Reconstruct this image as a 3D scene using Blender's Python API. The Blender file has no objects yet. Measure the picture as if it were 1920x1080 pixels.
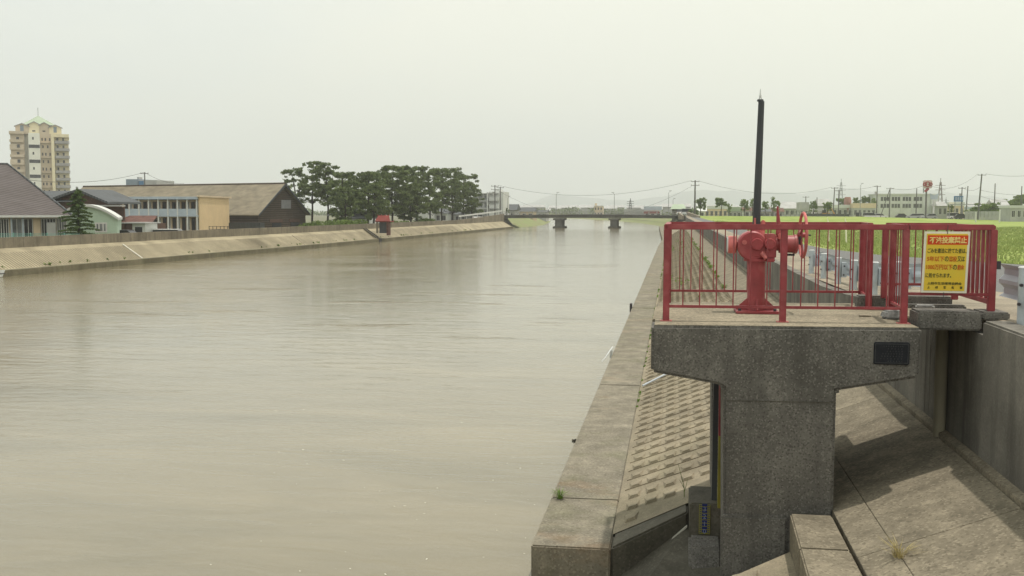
import bpy, bmesh, math, random
import numpy as np
from mathutils import Vector, Matrix
random.seed(7); rng = np.random.default_rng(7)
R = math.radians

# ------------------------------------------------------------------ camera
H = 4.4                                    # eye height above the water
FPX = 1867.0                               # focal length in pixels of the 1920 wide photograph
TH = math.atan(145 / FPX); PS = math.atan(302 * math.cos(TH) / FPX)
cd = bpy.data.cameras.new('camera'); cam = bpy.data.objects.new('camera', cd)
bpy.context.scene.collection.objects.link(cam)
cam.location = (0, 0, H); cam.rotation_euler = (math.pi / 2 - TH, 0, PS)
cd.sensor_width = 36; cd.lens = 36 * FPX / 1920; cd.clip_start = .1; cd.clip_end = 30000
S = bpy.context.scene; S.camera = cam; C = S.collection

# ------------------------------------------------------------------ sky and sun
SUN_EL, SUN_AZ = R(79), R(76)              # azimuth from +Y towards +X
W = bpy.data.worlds.new('World'); S.world = W; W.use_nodes = True
nt = W.node_tree; nt.nodes.clear(); N = nt.nodes.new; L = nt.links.new
sky = N('ShaderNodeTexSky'); sky.sky_type = 'NISHITA'; sky.sun_disc = False
sky.sun_elevation = SUN_EL; sky.sun_rotation = SUN_AZ; sky.dust_density = 4; sky.air_density = 1.2
bg1 = N('ShaderNodeBackground'); bg1.inputs[1].default_value = .10; L(sky.outputs[0], bg1.inputs[0])
tc = N('ShaderNodeTexCoord'); mp = N('ShaderNodeMapping'); mp.inputs['Scale'].default_value = (1, 1, 3.2)
L(tc.outputs['Generated'], mp.inputs[0])
nz = N('ShaderNodeTexNoise'); nz.inputs['Scale'].default_value = 1.4; nz.inputs['Detail'].default_value = 5
nz.inputs['Roughness'].default_value = .5; L(mp.outputs[0], nz.inputs[0])
cr = N('ShaderNodeValToRGB'); e = cr.color_ramp.elements
e[0].position = .38; e[0].color = (.70, .745, .715, 1); e[1].position = .60; e[1].color = (.885, .875, .745, 1)
sxs = N('ShaderNodeSeparateXYZ'); L(tc.outputs['Generated'], sxs.inputs[0])
mad = N('ShaderNodeMath'); mad.operation = 'MULTIPLY_ADD'; L(sxs.outputs[0], mad.inputs[0]); mad.inputs[1].default_value = .14; L(nz.outputs[0], mad.inputs[2])
L(mad.outputs[0], cr.inputs[0])
bg2 = N('ShaderNodeBackground'); L(cr.outputs[0], bg2.inputs[0]); bg2.inputs[1].default_value = 1.29
mx = N('ShaderNodeMixShader'); mx.inputs[0].default_value = .90
L(bg1.outputs[0], mx.inputs[1]); L(bg2.outputs[0], mx.inputs[2])
wo = N('ShaderNodeOutputWorld'); L(mx.outputs[0], wo.inputs[0])
sd = bpy.data.lights.new('sun', 'SUN'); sd.energy = 3.3; sd.angle = R(1.0); sd.color = (1, .94, .85)
so = bpy.data.objects.new('sun', sd); C.objects.link(so)
sv = Vector((math.sin(SUN_AZ) * math.cos(SUN_EL), math.cos(SUN_AZ) * math.cos(SUN_EL), math.sin(SUN_EL)))
so.rotation_euler = sv.to_track_quat('Z', 'Y').to_euler(); so.location = (0, 0, 60)
S.view_settings.view_transform = 'Standard'; S.view_settings.look = 'None'; S.view_settings.exposure = 0.0; S.view_settings.gamma = 1
S.render.engine = 'CYCLES'; S.cycles.use_denoising = True
S.cycles.max_bounces = 6; S.cycles.volume_bounces = 1; S.cycles.caustics_reflective = False; S.cycles.caustics_refractive = False

# ------------------------------------------------------------------ measuring helpers (pixel of the 1920x1080 photograph -> point)
cF = Vector((-math.sin(PS) * math.cos(TH), math.cos(PS) * math.cos(TH), -math.sin(TH)))
cR = Vector((math.cos(PS), math.sin(PS), 0)); cU = cR.cross(cF)
def ray(px, py): return cF * FPX + cR * (px - 960) - cU * (py - 540)
def atZ(px, py, z): r = ray(px, py); t = (z - H) / r.z; return Vector((r.x * t, r.y * t, z))
def atY(px, py, Y): r = ray(px, py); t = Y / r.y; return Vector((r.x * t, Y, H + r.z * t))
def atX(px, py, X): r = ray(px, py); t = X / r.x; return Vector((X, r.y * t, H + r.z * t))
SL = .38
def gz(x): return 1.42 + SL * (x - 1.58)     # the revetment plane of the near bank

# ------------------------------------------------------------------ mesh helpers
class MB:
    def __init__(s): s.v = []; s.f = []; s.mi = []; s.cur = 0
    def add(s, vs, fs):
        n = len(s.v); s.v += [tuple(map(float, p)) for p in vs]
        for f in fs: s.f.append(tuple(i + n for i in f)); s.mi.append(s.cur)
        return s
    def box(s, x0, x1, y0, y1, z0, z1, M=None):
        vs = [Vector((x, y, z)) for z in (z0, z1) for y in (y0, y1) for x in (x0, x1)]
        if M is not None: vs = [M @ p for p in vs]
        return s.add(vs, [(0, 2, 3, 1), (4, 5, 7, 6), (0, 1, 5, 4), (2, 6, 7, 3), (0, 4, 6, 2), (1, 3, 7, 5)])
    def poly(s, *vs): return s.add(vs, [tuple(range(len(vs)))])
    def prism(s, pts, d):                                            # extrude a planar outline along d
        n = len(pts); a = [Vector(p) for p in pts]; d = Vector(d); b = [p + d for p in a]
        fs = [tuple(range(n))[::-1], tuple(range(n, 2 * n))] + [(i, (i + 1) % n, n + (i + 1) % n, n + i) for i in range(n)]
        return s.add(a + b, fs)
    def tube(s, pts, r, n=8, cap=True):
        pts = [Vector(p) for p in pts]; k = len(pts); rs = r if isinstance(r, (list, tuple)) else [r] * k
        base = len(s.v); vs = []
        up = None
        for i, p in enumerate(pts):
            d = (pts[min(i + 1, k - 1)] - pts[max(i - 1, 0)]).normalized()
            if up is None: up = Vector((0, 0, 1)) if abs(d.z) < .9 else Vector((1, 0, 0))
            u = d.cross(up).normalized(); w = u.cross(d)
            for j in range(n):
                a = 2 * math.pi * j / n; vs.append(p + (u * math.cos(a) + w * math.sin(a)) * rs[i])
        fs = [(i * n + j, i * n + (j + 1) % n, (i + 1) * n + (j + 1) % n, (i + 1) * n + j) for i in range(k - 1) for j in range(n)]
        if cap: fs += [tuple(range(n))[::-1], tuple(range((k - 1) * n, k * n))]
        return s.add(vs, fs)
    def torus(s, c, axis, R0, r, n=28, m=8):
        axis = Vector(axis).normalized(); u = axis.orthogonal().normalized(); w = axis.cross(u); c = Vector(c); vs = []; fs = []
        for i in range(n):
            a = 2 * math.pi * i / n; d = u * math.cos(a) + w * math.sin(a)
            for j in range(m):
                b = 2 * math.pi * j / m; vs.append(c + d * (R0 + r * math.cos(b)) + axis * r * math.sin(b))
        for i in range(n):
            for j in range(m): fs.append((i * m + j, ((i + 1) % n) * m + j, ((i + 1) % n) * m + (j + 1) % m, i * m + (j + 1) % m))
        return s.add(vs, fs)
    def build(s, name, mats, parent=None, smooth=False, bevel=0, origin=True, warp=None):
        if not isinstance(mats, (list, tuple)): mats = [mats]
        if warp: s.v = [warp(*p) for p in s.v]
        off = Vector((0, 0, 0))
        if parent is None and origin and s.v:
            a = np.array(s.v); lo, hi = a.min(0), a.max(0); off = Vector(((lo[0] + hi[0]) / 2, (lo[1] + hi[1]) / 2, lo[2]))
        me = bpy.data.meshes.new(name)
        me.from_pydata([(p[0] - off.x, p[1] - off.y, p[2] - off.z) for p in s.v], [], s.f)
        for m in mats: me.materials.append(m)
        if len(mats) > 1: me.polygons.foreach_set('material_index', s.mi)
        bm = bmesh.new(); bm.from_mesh(me); bmesh.ops.recalc_face_normals(bm, faces=bm.faces)
        if bevel:
            ed = [q for q in bm.edges if len(q.link_faces) == 2 and q.calc_face_angle(0) > .5]
            bmesh.ops.bevel(bm, geom=ed, offset=bevel, segments=2, affect='EDGES', clamp_overlap=True)
        bm.to_mesh(me); bm.free()
        if smooth:
            for p in me.polygons: p.use_smooth = True
            me.set_sharp_from_angle(angle=R(42))
        o = bpy.data.objects.new(name, me); C.objects.link(o); o.location = off
        if parent is not None: o.parent = parent; o.location = -wloc(parent)
        return o
def wloc(o):
    l = Vector((0, 0, 0))
    while o is not None: l += o.location; o = o.parent
    return l
def leafmesh(name, vs, nper, mat, parent=None, mats=None, mi=None):   # many small separate faces
    n = len(vs) // nper; me = bpy.data.meshes.new(name)
    off = np.zeros(3)
    if parent is None: off = np.array([vs[:, 0].mean(), vs[:, 1].mean(), vs[:, 2].min()])
    me.vertices.add(len(vs)); me.vertices.foreach_set('co', (vs - off).astype('f').ravel())
    me.loops.add(len(vs)); me.loops.foreach_set('vertex_index', np.arange(len(vs), dtype='i'))
    me.polygons.add(n); me.polygons.foreach_set('loop_start', np.arange(0, len(vs), nper, dtype='i'))
    me.polygons.foreach_set('loop_total', np.full(n, nper, dtype='i')); me.update()
    me.materials.append(mat)
    o = bpy.data.objects.new(name, me); C.objects.link(o); o.location = Vector(off)
    if parent is not None: o.parent = parent; o.location = -wloc(parent)
    return o
def leaves(c, rad, n, size, flat=1.0):                                # n triangles spread through an ellipsoid
    d = rng.normal(size=(n, 3)); d /= np.linalg.norm(d, axis=1)[:, None]
    r = rng.random(n) ** (1 / 2.2); p = np.array(c) + d * r[:, None] * np.array(rad)
    a = rng.normal(size=(n, 3)); a[:, 2] *= flat; a /= np.linalg.norm(a, axis=1)[:, None]
    b = rng.normal(size=(n, 3)); b = np.cross(a, b); b /= np.linalg.norm(b, axis=1)[:, None]
    s = size * (.6 + .8 * rng.random((n, 1)))
    return np.stack([p - a * s, p + a * s * .6 + b * s * .5, p + a * s * .6 - b * s * .5], 1).reshape(-1, 3)
def tag(o, label=None, cat=None, group=None, kind=None):
    if label: o['label'] = label
    if cat: o['category'] = cat
    if group: o['group'] = group
    if kind: o['kind'] = kind
    return o
def empty(name, loc, label=None, cat=None, group=None):
    o = bpy.data.objects.new(name, None); C.objects.link(o); o.location = loc; o.empty_display_size = .3
    return tag(o, label, cat, group)
def kids(o): return [c for c in o.children]
def copy_tree(o, parent=None, loc=None, rz=None, label=None):
    c = o.copy(); C.objects.link(c); c.parent = parent
    for ch in kids(o): copy_tree(ch, c)
    if loc is not None: c.location = loc
    if rz is not None: c.rotation_euler = (0, 0, rz)
    if label: c['label'] = label
    return c
def text(body, size, mat, name, parent, M, align='LEFT', sx=1.0, bold=0.0, ext=.0015):
    cu = bpy.data.curves.new('t', 'FONT'); cu.body = body; cu.size = size; cu.align_x = align; cu.extrude = ext; cu.offset = bold; cu.resolution_u = 2
    t = bpy.data.objects.new('t', cu); C.objects.link(t); bpy.context.view_layer.update()
    me = bpy.data.meshes.new_from_object(t.evaluated_get(bpy.context.evaluated_depsgraph_get()))
    bpy.data.objects.remove(t); me.name = name
    me.transform(M @ Matrix.Diagonal((sx, 1, 1, 1)))
    me.materials.clear(); me.materials.append(mat)
    for p in me.polygons: p.material_index = 0
    o = bpy.data.objects.new(name, me); C.objects.link(o)
    if parent is not None: o.parent = parent; o.location = -wloc(parent)
    return o

# ------------------------------------------------------------------ materials
def newmat(name):
    m = bpy.data.materials.new(name); m.use_nodes = True; t = m.node_tree; p = t.nodes['Principled BSDF']; return m, t, p
def mat(name, col, rough=.6, var=.12, scale=3, metal=0, bump=0, spec=.3, stretch=(1, 1, 1), col2=None, dirt=0, coord='Object'):
    m, t, p = newmat(name); n = t.nodes.new; l = t.links.new
    tc = n('ShaderNodeTexCoord'); mp = n('ShaderNodeMapping'); mp.inputs['Scale'].default_value = stretch; l(tc.outputs[coord], mp.inputs[0])
    z = n('ShaderNodeTexNoise'); z.inputs['Scale'].default_value = scale; z.inputs['Detail'].default_value = 6; z.inputs['Roughness'].default_value = .6
    l(mp.outputs[0], z.inputs[0])
    r = n('ShaderNodeValToRGB'); c2 = col2 or tuple(c * (1 - 2 * var) for c in col); c1 = tuple(min(1, c * (1 + var)) for c in col)
    r.color_ramp.elements[0].position = .3; r.color_ramp.elements[1].position = .68
    r.color_ramp.elements[0].color = (*c2, 1); r.color_ramp.elements[1].color = (*c1, 1); l(z.outputs[0], r.inputs[0])
    out = r.outputs[0]
    if dirt:
        z2 = n('ShaderNodeTexNoise'); z2.inputs['Scale'].default_value = scale * .23; z2.inputs['Detail'].default_value = 4; l(mp.outputs[0], z2.inputs[0])
        r2 = n('ShaderNodeMapRange'); r2.inputs[1].default_value = .42; r2.inputs[2].default_value = .72; r2.inputs[3].default_value = 0; r2.inputs[4].default_value = dirt; l(z2.outputs[0], r2.inputs[0])
        mi = n('ShaderNodeMixRGB'); mi.blend_type = 'MULTIPLY'; mi.inputs[2].default_value = (.45, .42, .36, 1); l(r2.outputs[0], mi.inputs[0]); l(out, mi.inputs[1]); out = mi.outputs[0]
    l(out, p.inputs['Base Color']); p.inputs['Roughness'].default_value = rough; p.inputs['Metallic'].default_value = metal
    p.inputs['Specular IOR Level'].default_value = spec
    if bump:
        b = n('ShaderNodeBump'); b.inputs['Strength'].default_value = bump; b.inputs['Distance'].default_value = .02; l(z.outputs[0], b.inputs['Height']); l(b.outputs[0], p.inputs['Normal'])
    return m
def rusty_paint(name, col, col2, chip=.5, sc=14):
    m = mat(name, col, .45, .16, 5, spec=.45, col2=col2, bump=.06, dirt=.3); t = m.node_tree; n = t.nodes.new; l = t.links.new; p = t.nodes['Principled BSDF']
    src = p.inputs['Base Color'].links[0].from_socket; tc = n('ShaderNodeTexCoord'); z = n('ShaderNodeTexNoise'); z.inputs['Scale'].default_value = sc; z.inputs['Detail'].default_value = 8; z.inputs['Roughness'].default_value = .75; l(tc.outputs['Object'], z.inputs[0])
    a = n('ShaderNodeMapRange'); a.inputs[1].default_value = .60; a.inputs[2].default_value = .66; a.inputs[3].default_value = 0; a.inputs[4].default_value = chip; l(z.outputs[0], a.inputs[0])
    q = n('ShaderNodeMixRGB'); q.inputs[2].default_value = (.11, .045, .03, 1); l(a.outputs[0], q.inputs[0]); l(src, q.inputs[1])
    z2 = n('ShaderNodeTexNoise'); z2.inputs['Scale'].default_value = sc * .45; z2.inputs['Detail'].default_value = 6; l(tc.outputs['Object'], z2.inputs[0])
    b = n('ShaderNodeMapRange'); b.inputs[1].default_value = .5; b.inputs[2].default_value = .72; b.inputs[3].default_value = 0; b.inputs[4].default_value = .45; l(z2.outputs[0], b.inputs[0])
    q2 = n('ShaderNodeMixRGB'); q2.inputs[2].default_value = (min(1, col[0] * 1.5), col[1] * 3.2, col[2] * 2.6, 1); l(b.outputs[0], q2.inputs[0]); l(q.outputs[0], q2.inputs[1]); l(q2.outputs[0], p.inputs['Base Color']); return m
def concrete(name, base, speck=.5, scale=1.0, stain=.5, rust=0, bump=.25, agg=45, moss=0, streak=0, light=.5):
    """weathered concrete: large patches, exposed aggregate, pale leached areas, optional rust and vertical streaks"""
    m, t, p = newmat(name); n = t.nodes.new; l = t.links.new
    tc = n('ShaderNodeTexCoord')
    def noise(s, det=5, ro=.6, st=(1, 1, 1)):
        mp = n('ShaderNodeMapping'); mp.inputs['Scale'].default_value = st; l(tc.outputs['Object'], mp.inputs[0])
        z = n('ShaderNodeTexNoise'); z.inputs['Scale'].default_value = s; z.inputs['Detail'].default_value = det; z.inputs['Roughness'].default_value = ro; l(mp.outputs[0], z.inputs[0]); return z.outputs[0]
    def rng_(i, a, b, c, d):
        q = n('ShaderNodeMapRange'); q.inputs[1].default_value = a; q.inputs[2].default_value = b; q.inputs[3].default_value = c; q.inputs[4].default_value = d; l(i, q.inputs[0]); return q.outputs[0]
    def mix(f, a, b, mode='MIX'):
        q = n('ShaderNodeMixRGB'); q.blend_type = mode
        if isinstance(f, (int, float)): q.inputs[0].default_value = f
        else: l(f, q.inputs[0])
        for k, v in ((1, a), (2, b)):
            if isinstance(v, tuple): q.inputs[k].default_value = (*v, 1)
            else: l(v, q.inputs[k])
        return q.outputs[0]
    dark = tuple(c * .72 for c in base); pale = tuple(min(1, c * 1.28) for c in base)
    col = mix(rng_(noise(1.3 * scale), .35, .68, 0, 1), dark, pale)
    col = mix(rng_(noise(.45 * scale, 6, .65), .5, .72, 0, stain), col, tuple(c * .5 for c in base))
    col = mix(rng_(noise(2.6 * scale, 8, .75), .56, .7, 0, light), col, tuple(min(1, c * 1.65) for c in base))
    vo = n('ShaderNodeTexVoronoi'); vo.inputs['Scale'].default_value = agg; l(tc.outputs['Object'], vo.inputs['Vector'])
    sp = n('ShaderNodeSeparateColor'); l(vo.outputs['Color'], sp.inputs[0])
    col = mix(rng_(sp.outputs[0], .78, .9, 0, speck * .8), col, tuple(min(1, c * 1.8) for c in base))
    col = mix(rng_(sp.outputs[1], .74, .92, 0, speck), col, tuple(c * .38 for c in base))
    col = mix(rng_(noise(34 * scale, 3, .7), .3, .7, 0, .35), col, tuple(c * .55 for c in base))
    if rust: col = mix(rng_(noise(.9, 5, .7, (.5, 1, 1)), .56, .68, 0, rust), col, (.30, .155, .06))
    if moss: col = mix(rng_(noise(.8, 6, .7), .5, .64, 0, moss), col, (.10, .11, .045))
    if streak: col = mix(rng_(noise(3.2, 5, .65, (1, 1, .09)), .47, .66, 0, streak), col, tuple(c * .35 for c in base))
    l(col, p.inputs['Base Color']); p.inputs['Roughness'].default_value = .9; p.inputs['Specular IOR Level'].default_value = .2
    b = n('ShaderNodeBump'); b.inputs['Strength'].default_value = bump; b.inputs['Distance'].default_value = .01
    l(noise(30 * scale, 6, .75), b.inputs['Height']); l(b.outputs[0], p.inputs['Normal'])
    return m
def tiles(name, col, sx, sy, d=.6, axis='X'):
    """rows of roof tiles or boards: repeating ridges across a surface"""
    m, t, p = newmat(name); n = t.nodes.new; l = t.links.new
    tc = n('ShaderNodeTexCoord'); mp = n('ShaderNodeMapping'); mp.inputs['Scale'].default_value = (sx, sx, sy); l(tc.outputs['Object'], mp.inputs[0])
    b = n('ShaderNodeTexWave'); b.wave_type = 'BANDS'; b.bands_direction = axis; b.inputs['Scale'].default_value = 1; b.inputs['Distortion'].default_value = .3; l(mp.outputs[0], b.inputs[0])
    z = n('ShaderNodeTexNoise'); z.inputs['Scale'].default_value = .8; z.inputs['Detail'].default_value = 8; z.inputs['Roughness'].default_value = .7; l(tc.outputs['Object'], z.inputs[0])
    r = n('ShaderNodeMixRGB'); r.inputs[1].default_value = (*[c * d for c in col], 1); r.inputs[2].default_value = (*col, 1); l(b.outputs[1], r.inputs[0])
    q = n('ShaderNodeMixRGB'); q.blend_type = 'MULTIPLY'; q.inputs[0].default_value = .7; l(r.outputs[0], q.inputs[1])
    q2 = n('ShaderNodeValToRGB'); q2.color_ramp.elements[0].position = .3; q2.color_ramp.elements[1].position = .65
    q2.color_ramp.elements[0].color = (.62, .6, .56, 1); q2.color_ramp.elements[1].color = (1, 1, 1, 1); l(z.outputs[0], q2.inputs[0]); l(q2.outputs[0], q.inputs[2])
    l(q.outputs[0], p.inputs['Base Color']); p.inputs['Roughness'].default_value = .75; p.inputs['Specular IOR Level'].default_value = .2
    bu = n('ShaderNodeBump'); bu.inputs['Distance'].default_value = .04; bu.inputs['Strength'].default_value = .6; l(b.outputs[1], bu.inputs['Height']); l(bu.outputs[0], p.inputs['Normal'])
    return m
def leafmat(name, c1, c2, scale=.6):
    m, t, p = newmat(name); n = t.nodes.new; l = t.links.new
    g = n('ShaderNodeNewGeometry'); z = n('ShaderNodeTexNoise'); z.inputs['Scale'].default_value = scale; z.inputs['Detail'].default_value = 3
    tc = n('ShaderNodeTexCoord'); l(tc.outputs['Object'], z.inputs[0])
    ad = n('ShaderNodeMath'); ad.operation = 'MULTIPLY_ADD'; l(g.outputs['Random Per Island'], ad.inputs[0]); ad.inputs[1].default_value = .5; l(z.outputs[0], ad.inputs[2])
    r = n('ShaderNodeValToRGB'); r.color_ramp.elements[0].position = .35; r.color_ramp.elements[1].position = 1.0
    r.color_ramp.elements[0].color = (*c1, 1); r.color_ramp.elements[1].color = (*c2, 1); l(ad.outputs[0], r.inputs[0]); l(r.outputs[0], p.inputs['Base Color'])
    p.inputs['Roughness'].default_value = .75; p.inputs['Specular IOR Level'].default_value = .2
    tr = n('ShaderNodeBsdfTranslucent'); l(r.outputs[0], tr.inputs[0]); ms = n('ShaderNodeMixShader'); ms.inputs[0].default_value = .3
    l(p.outputs[0], ms.inputs[1]); l(tr.outputs[0], ms.inputs[2]); l(ms.outputs[0], t.nodes['Material Output'].inputs[0])
    return m

M = {}
M['coping'] = concrete('coping_concrete', (.225, .202, .156), .45, 1.6, .55, rust=.22, moss=.3, light=.6)
M['block'] = concrete('block_concrete', (.275, .235, .168), .3, 1, .45, moss=.15, light=.35, agg=60)
M['panel'] = concrete('panel_concrete', (.225, .195, .142), .5, 2.2, .4, light=.7)
M['tower'] = concrete('aggregate_concrete', (.176, .167, .150), .7, 1.4, .45, bump=.6, agg=72, light=.35, streak=.4)
M['slabtop'] = concrete('worn_slab_concrete', (.27, .235, .17), .6, 1, .4, light=.5, agg=50)
M['wall'] = concrete('wall_concrete', (.200, .188, .162), .2, .8, .5, streak=.7, light=.35, agg=70)
M['wing'] = concrete('damp_concrete', (.13, .12, .095), .3, 1, .5, streak=.5, light=.3)
M['wingtop'] = concrete('wing_wall_concrete', (.125, .115, .09), .35, 1, .5, streak=.35, light=.35)
M['lwall'] = concrete('far_wall_concrete', (.235, .205, .155), .1, .35, .5, streak=.5, light=.2, agg=8)
M['lcop'] = concrete('far_coping_concrete', (.19, .17, .115), .1, .4, .5, streak=.4, light=.2, agg=8, moss=.3)
M['lblock'] = concrete('far_revetment_concrete', (.345, .30, .205), .1, .3, .25, light=.3, agg=6, bump=.1)
M['groove'] = mat('groove_dirt', (.165, .14, .095), .9, .2, .6)
M['path'] = concrete('path_concrete', (.29, .25, .19), .35, .7, .3, light=.3, agg=40)
M['asphalt'] = mat('asphalt', (.15, .15, .145), .9, .12, 20, bump=.2)
M['stain'] = mat('white_lime_streak', (.6, .58, .5), .8, .1)
M['red'] = mat('red_railing_paint', (.33, .035, .055), .42, .16, 5, spec=.5, col2=(.24, .03, .04), bump=.05, dirt=.25)
M['hoist'] = mat('red_hoist_paint', (.42, .05, .055), .45, .12, 7, spec=.5, col2=(.30, .035, .04), bump=.15, dirt=.3)
M['red'] = rusty_paint('red_railing_paint', (.29, .043, .052), (.21, .034, .04))
M['hoist'] = rusty_paint('red_hoist_paint', (.33, .055, .062), (.24, .04, .045), .6, 9)
M['faded'] = mat('faded_red_paint', (.58, .16, .15), .55, .18, 9, spec=.4, dirt=.2)
M['darkpole'] = mat('dark_grey_plastic_pipe', (.055, .06, .065), .5, .15, 3, stretch=(1, 1, .3))
M['white'] = mat('white_enamel', (.62, .64, .64), .5, .07, 6, dirt=.3)
M['postwhite'] = mat('galvanised_post', (.50, .55, .58), .5, .12, 5, dirt=.3)
M['rail'] = mat('galvanised_rail', (.52, .57, .62), .5, .10, 2, metal=.0, dirt=.3, stretch=(1, .3, 1))
M['bolt'] = mat('rusty_bolt', (.06, .055, .06), .6)
M['signyellow'] = mat('yellow_sign_sheet', (.72, .47, .035), .45, .05, 4, col2=(.66, .50, .05))
M['signwhite'] = mat('sign_board_edge', (.75, .72, .60), .5, .04)
M['signred'] = mat('sign_red_ink', (.62, .06, .01), .5, .06)
M['signorange'] = mat('sign_orange_ink', (.55, .12, .01), .5, .06)
M['signdark'] = mat('sign_faded_black_ink', (.10, .095, .02), .5, .06)
M['signcream'] = mat('sign_cream_ink', (.80, .62, .22), .5, .05)
M['plate'] = mat('dark_bronze_plate', (.020, .022, .028), .5, .2, 12, metal=.3)
M['platelit'] = mat('dull_raised_lettering', (.055, .058, .062), .5, .2, 30)
M['gblue'] = mat('gauge_blue', (.02, .03, .13), .5)
M['gyellow'] = mat('gauge_yellow', (.25, .23, .04), .55, .15)
M['gwhite'] = mat('gauge_pale', (.22, .25, .38), .5)
M['pine'] = leafmat('pine_needles', (.040, .062, .024), (.19, .24, .095), 1.1)
M['cedar'] = leafmat('fir_needles', (.035, .06, .022), (.13, .19, .065), 1.6)
M['leaf'] = leafmat('broad_leaves', (.06, .10, .03), (.20, .27, .07), .5)
M['weed'] = leafmat('weed_leaves', (.08, .14, .025), (.18, .28, .06), 4)
M['straw'] = leafmat('dry_grass', (.30, .25, .11), (.50, .42, .2), 6)
M['bark'] = mat('pine_bark', (.045, .037, .030), .9, .2, 6)
M['grassblade'] = leafmat('grass_blades', (.20, .26, .075), (.35, .39, .15), .18)
M['glass'] = mat('window_glass', (.05, .06, .07), .12, .2, .5, spec=.6)
M['dglass'] = mat('dark_window', (.035, .035, .04), .3, .2, .5)
M['cglass'] = mat('curtained_window', (.22, .23, .24), .3, .3, .8)
M['frame'] = mat('white_frame', (.62, .62, .60), .5, .06)
M['cream'] = mat('cream_render', (.62, .50, .36), .8, .06, 1.5, dirt=.15)
M['tan'] = mat('tan_siding', (.68, .51, .31), .7, .04, .8)
M['mint'] = mat('mint_render', (.46, .58, .47), .8, .05, 1.5, dirt=.1)
M['mintdark'] = mat('teal_mesh_fence', (.22, .42, .36), .6)
M['bwhite'] = mat('white_render', (.60, .61, .59), .8, .06, .5, dirt=.15)
M['grey'] = mat('grey_render', (.40, .40, .39), .8, .1, .5, dirt=.2)
M['bluegrey'] = mat('blue_grey_panel', (.20, .25, .31), .6, .1, .4)
M['paleblue'] = mat('pale_blue_panel', (.42, .48, .55), .5, .06, 1)
M['dwood'] = tiles('dark_timber_boards', (.115, .088, .072), .1, .9, .55, 'Z')
M['brownwood'] = mat('brown_plaster', (.11, .065, .05), .8, .15, 2)
M['shutter'] = mat('grey_shutter', (.28, .28, .30), .6, .1, 2)
M['rooftan'] = mat('weathered_tan_roof', (.215, .185, .132), .8, .16, 1.2, dirt=.35, stretch=(.6, 1, 1), bump=.2)
M['kgroof'] = tiles('purple_brown_roof_tiles', (.150, .130, .128), .8, 2.4, .5, 'DIAGONAL')
M['greyroof'] = tiles('grey_roof_tiles', (.13, .14, .15), .9, .9, .6, 'X')
M['rust'] = mat('rusty_sheet_roof', (.13, .062, .048), .8, .25, 2)
M['redroof'] = mat('red_painted_roof', (.22, .038, .03), .6, .15, 1)
M['greenroof'] = mat('pale_green_copper', (.33, .40, .29), .7, .05, .5)
M['twall1'] = mat('tower_tan', (.56, .47, .36), .8, .06, .3)
M['twall2'] = mat('tower_white', (.78, .77, .70), .8, .05, .3)
M['twall3'] = mat('tower_yellow', (.74, .66, .46), .8, .05, .3)
M['twall4'] = mat('tower_grey_balcony', (.34, .33, .33), .8, .1, .3)
M['pole'] = mat('concrete_utility_pole', (.13, .125, .12), .8, .1, 1)
M['polepale'] = mat('pale_steel_pole', (.30, .31, .31), .6, .1, 1)
M['wire'] = mat('black_cable', (.03, .03, .03), .6)
M['tyre'] = mat('tyre_rubber', (.02, .02, .02), .8)
M['bridge'] = concrete('bridge_concrete', (.15, .15, .14), .1, .25, .4, streak=.4, light=.3, agg=4)
M['hill'] = mat('wooded_mountain', (.05, .085, .07), .9, .2, .003)
M['signblue'] = mat('blue_sign_board', (.06, .16, .30), .5, .05)
M['debris'] = mat('dark_driftwood', (.045, .04, .03), .9, .2, 20)

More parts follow.
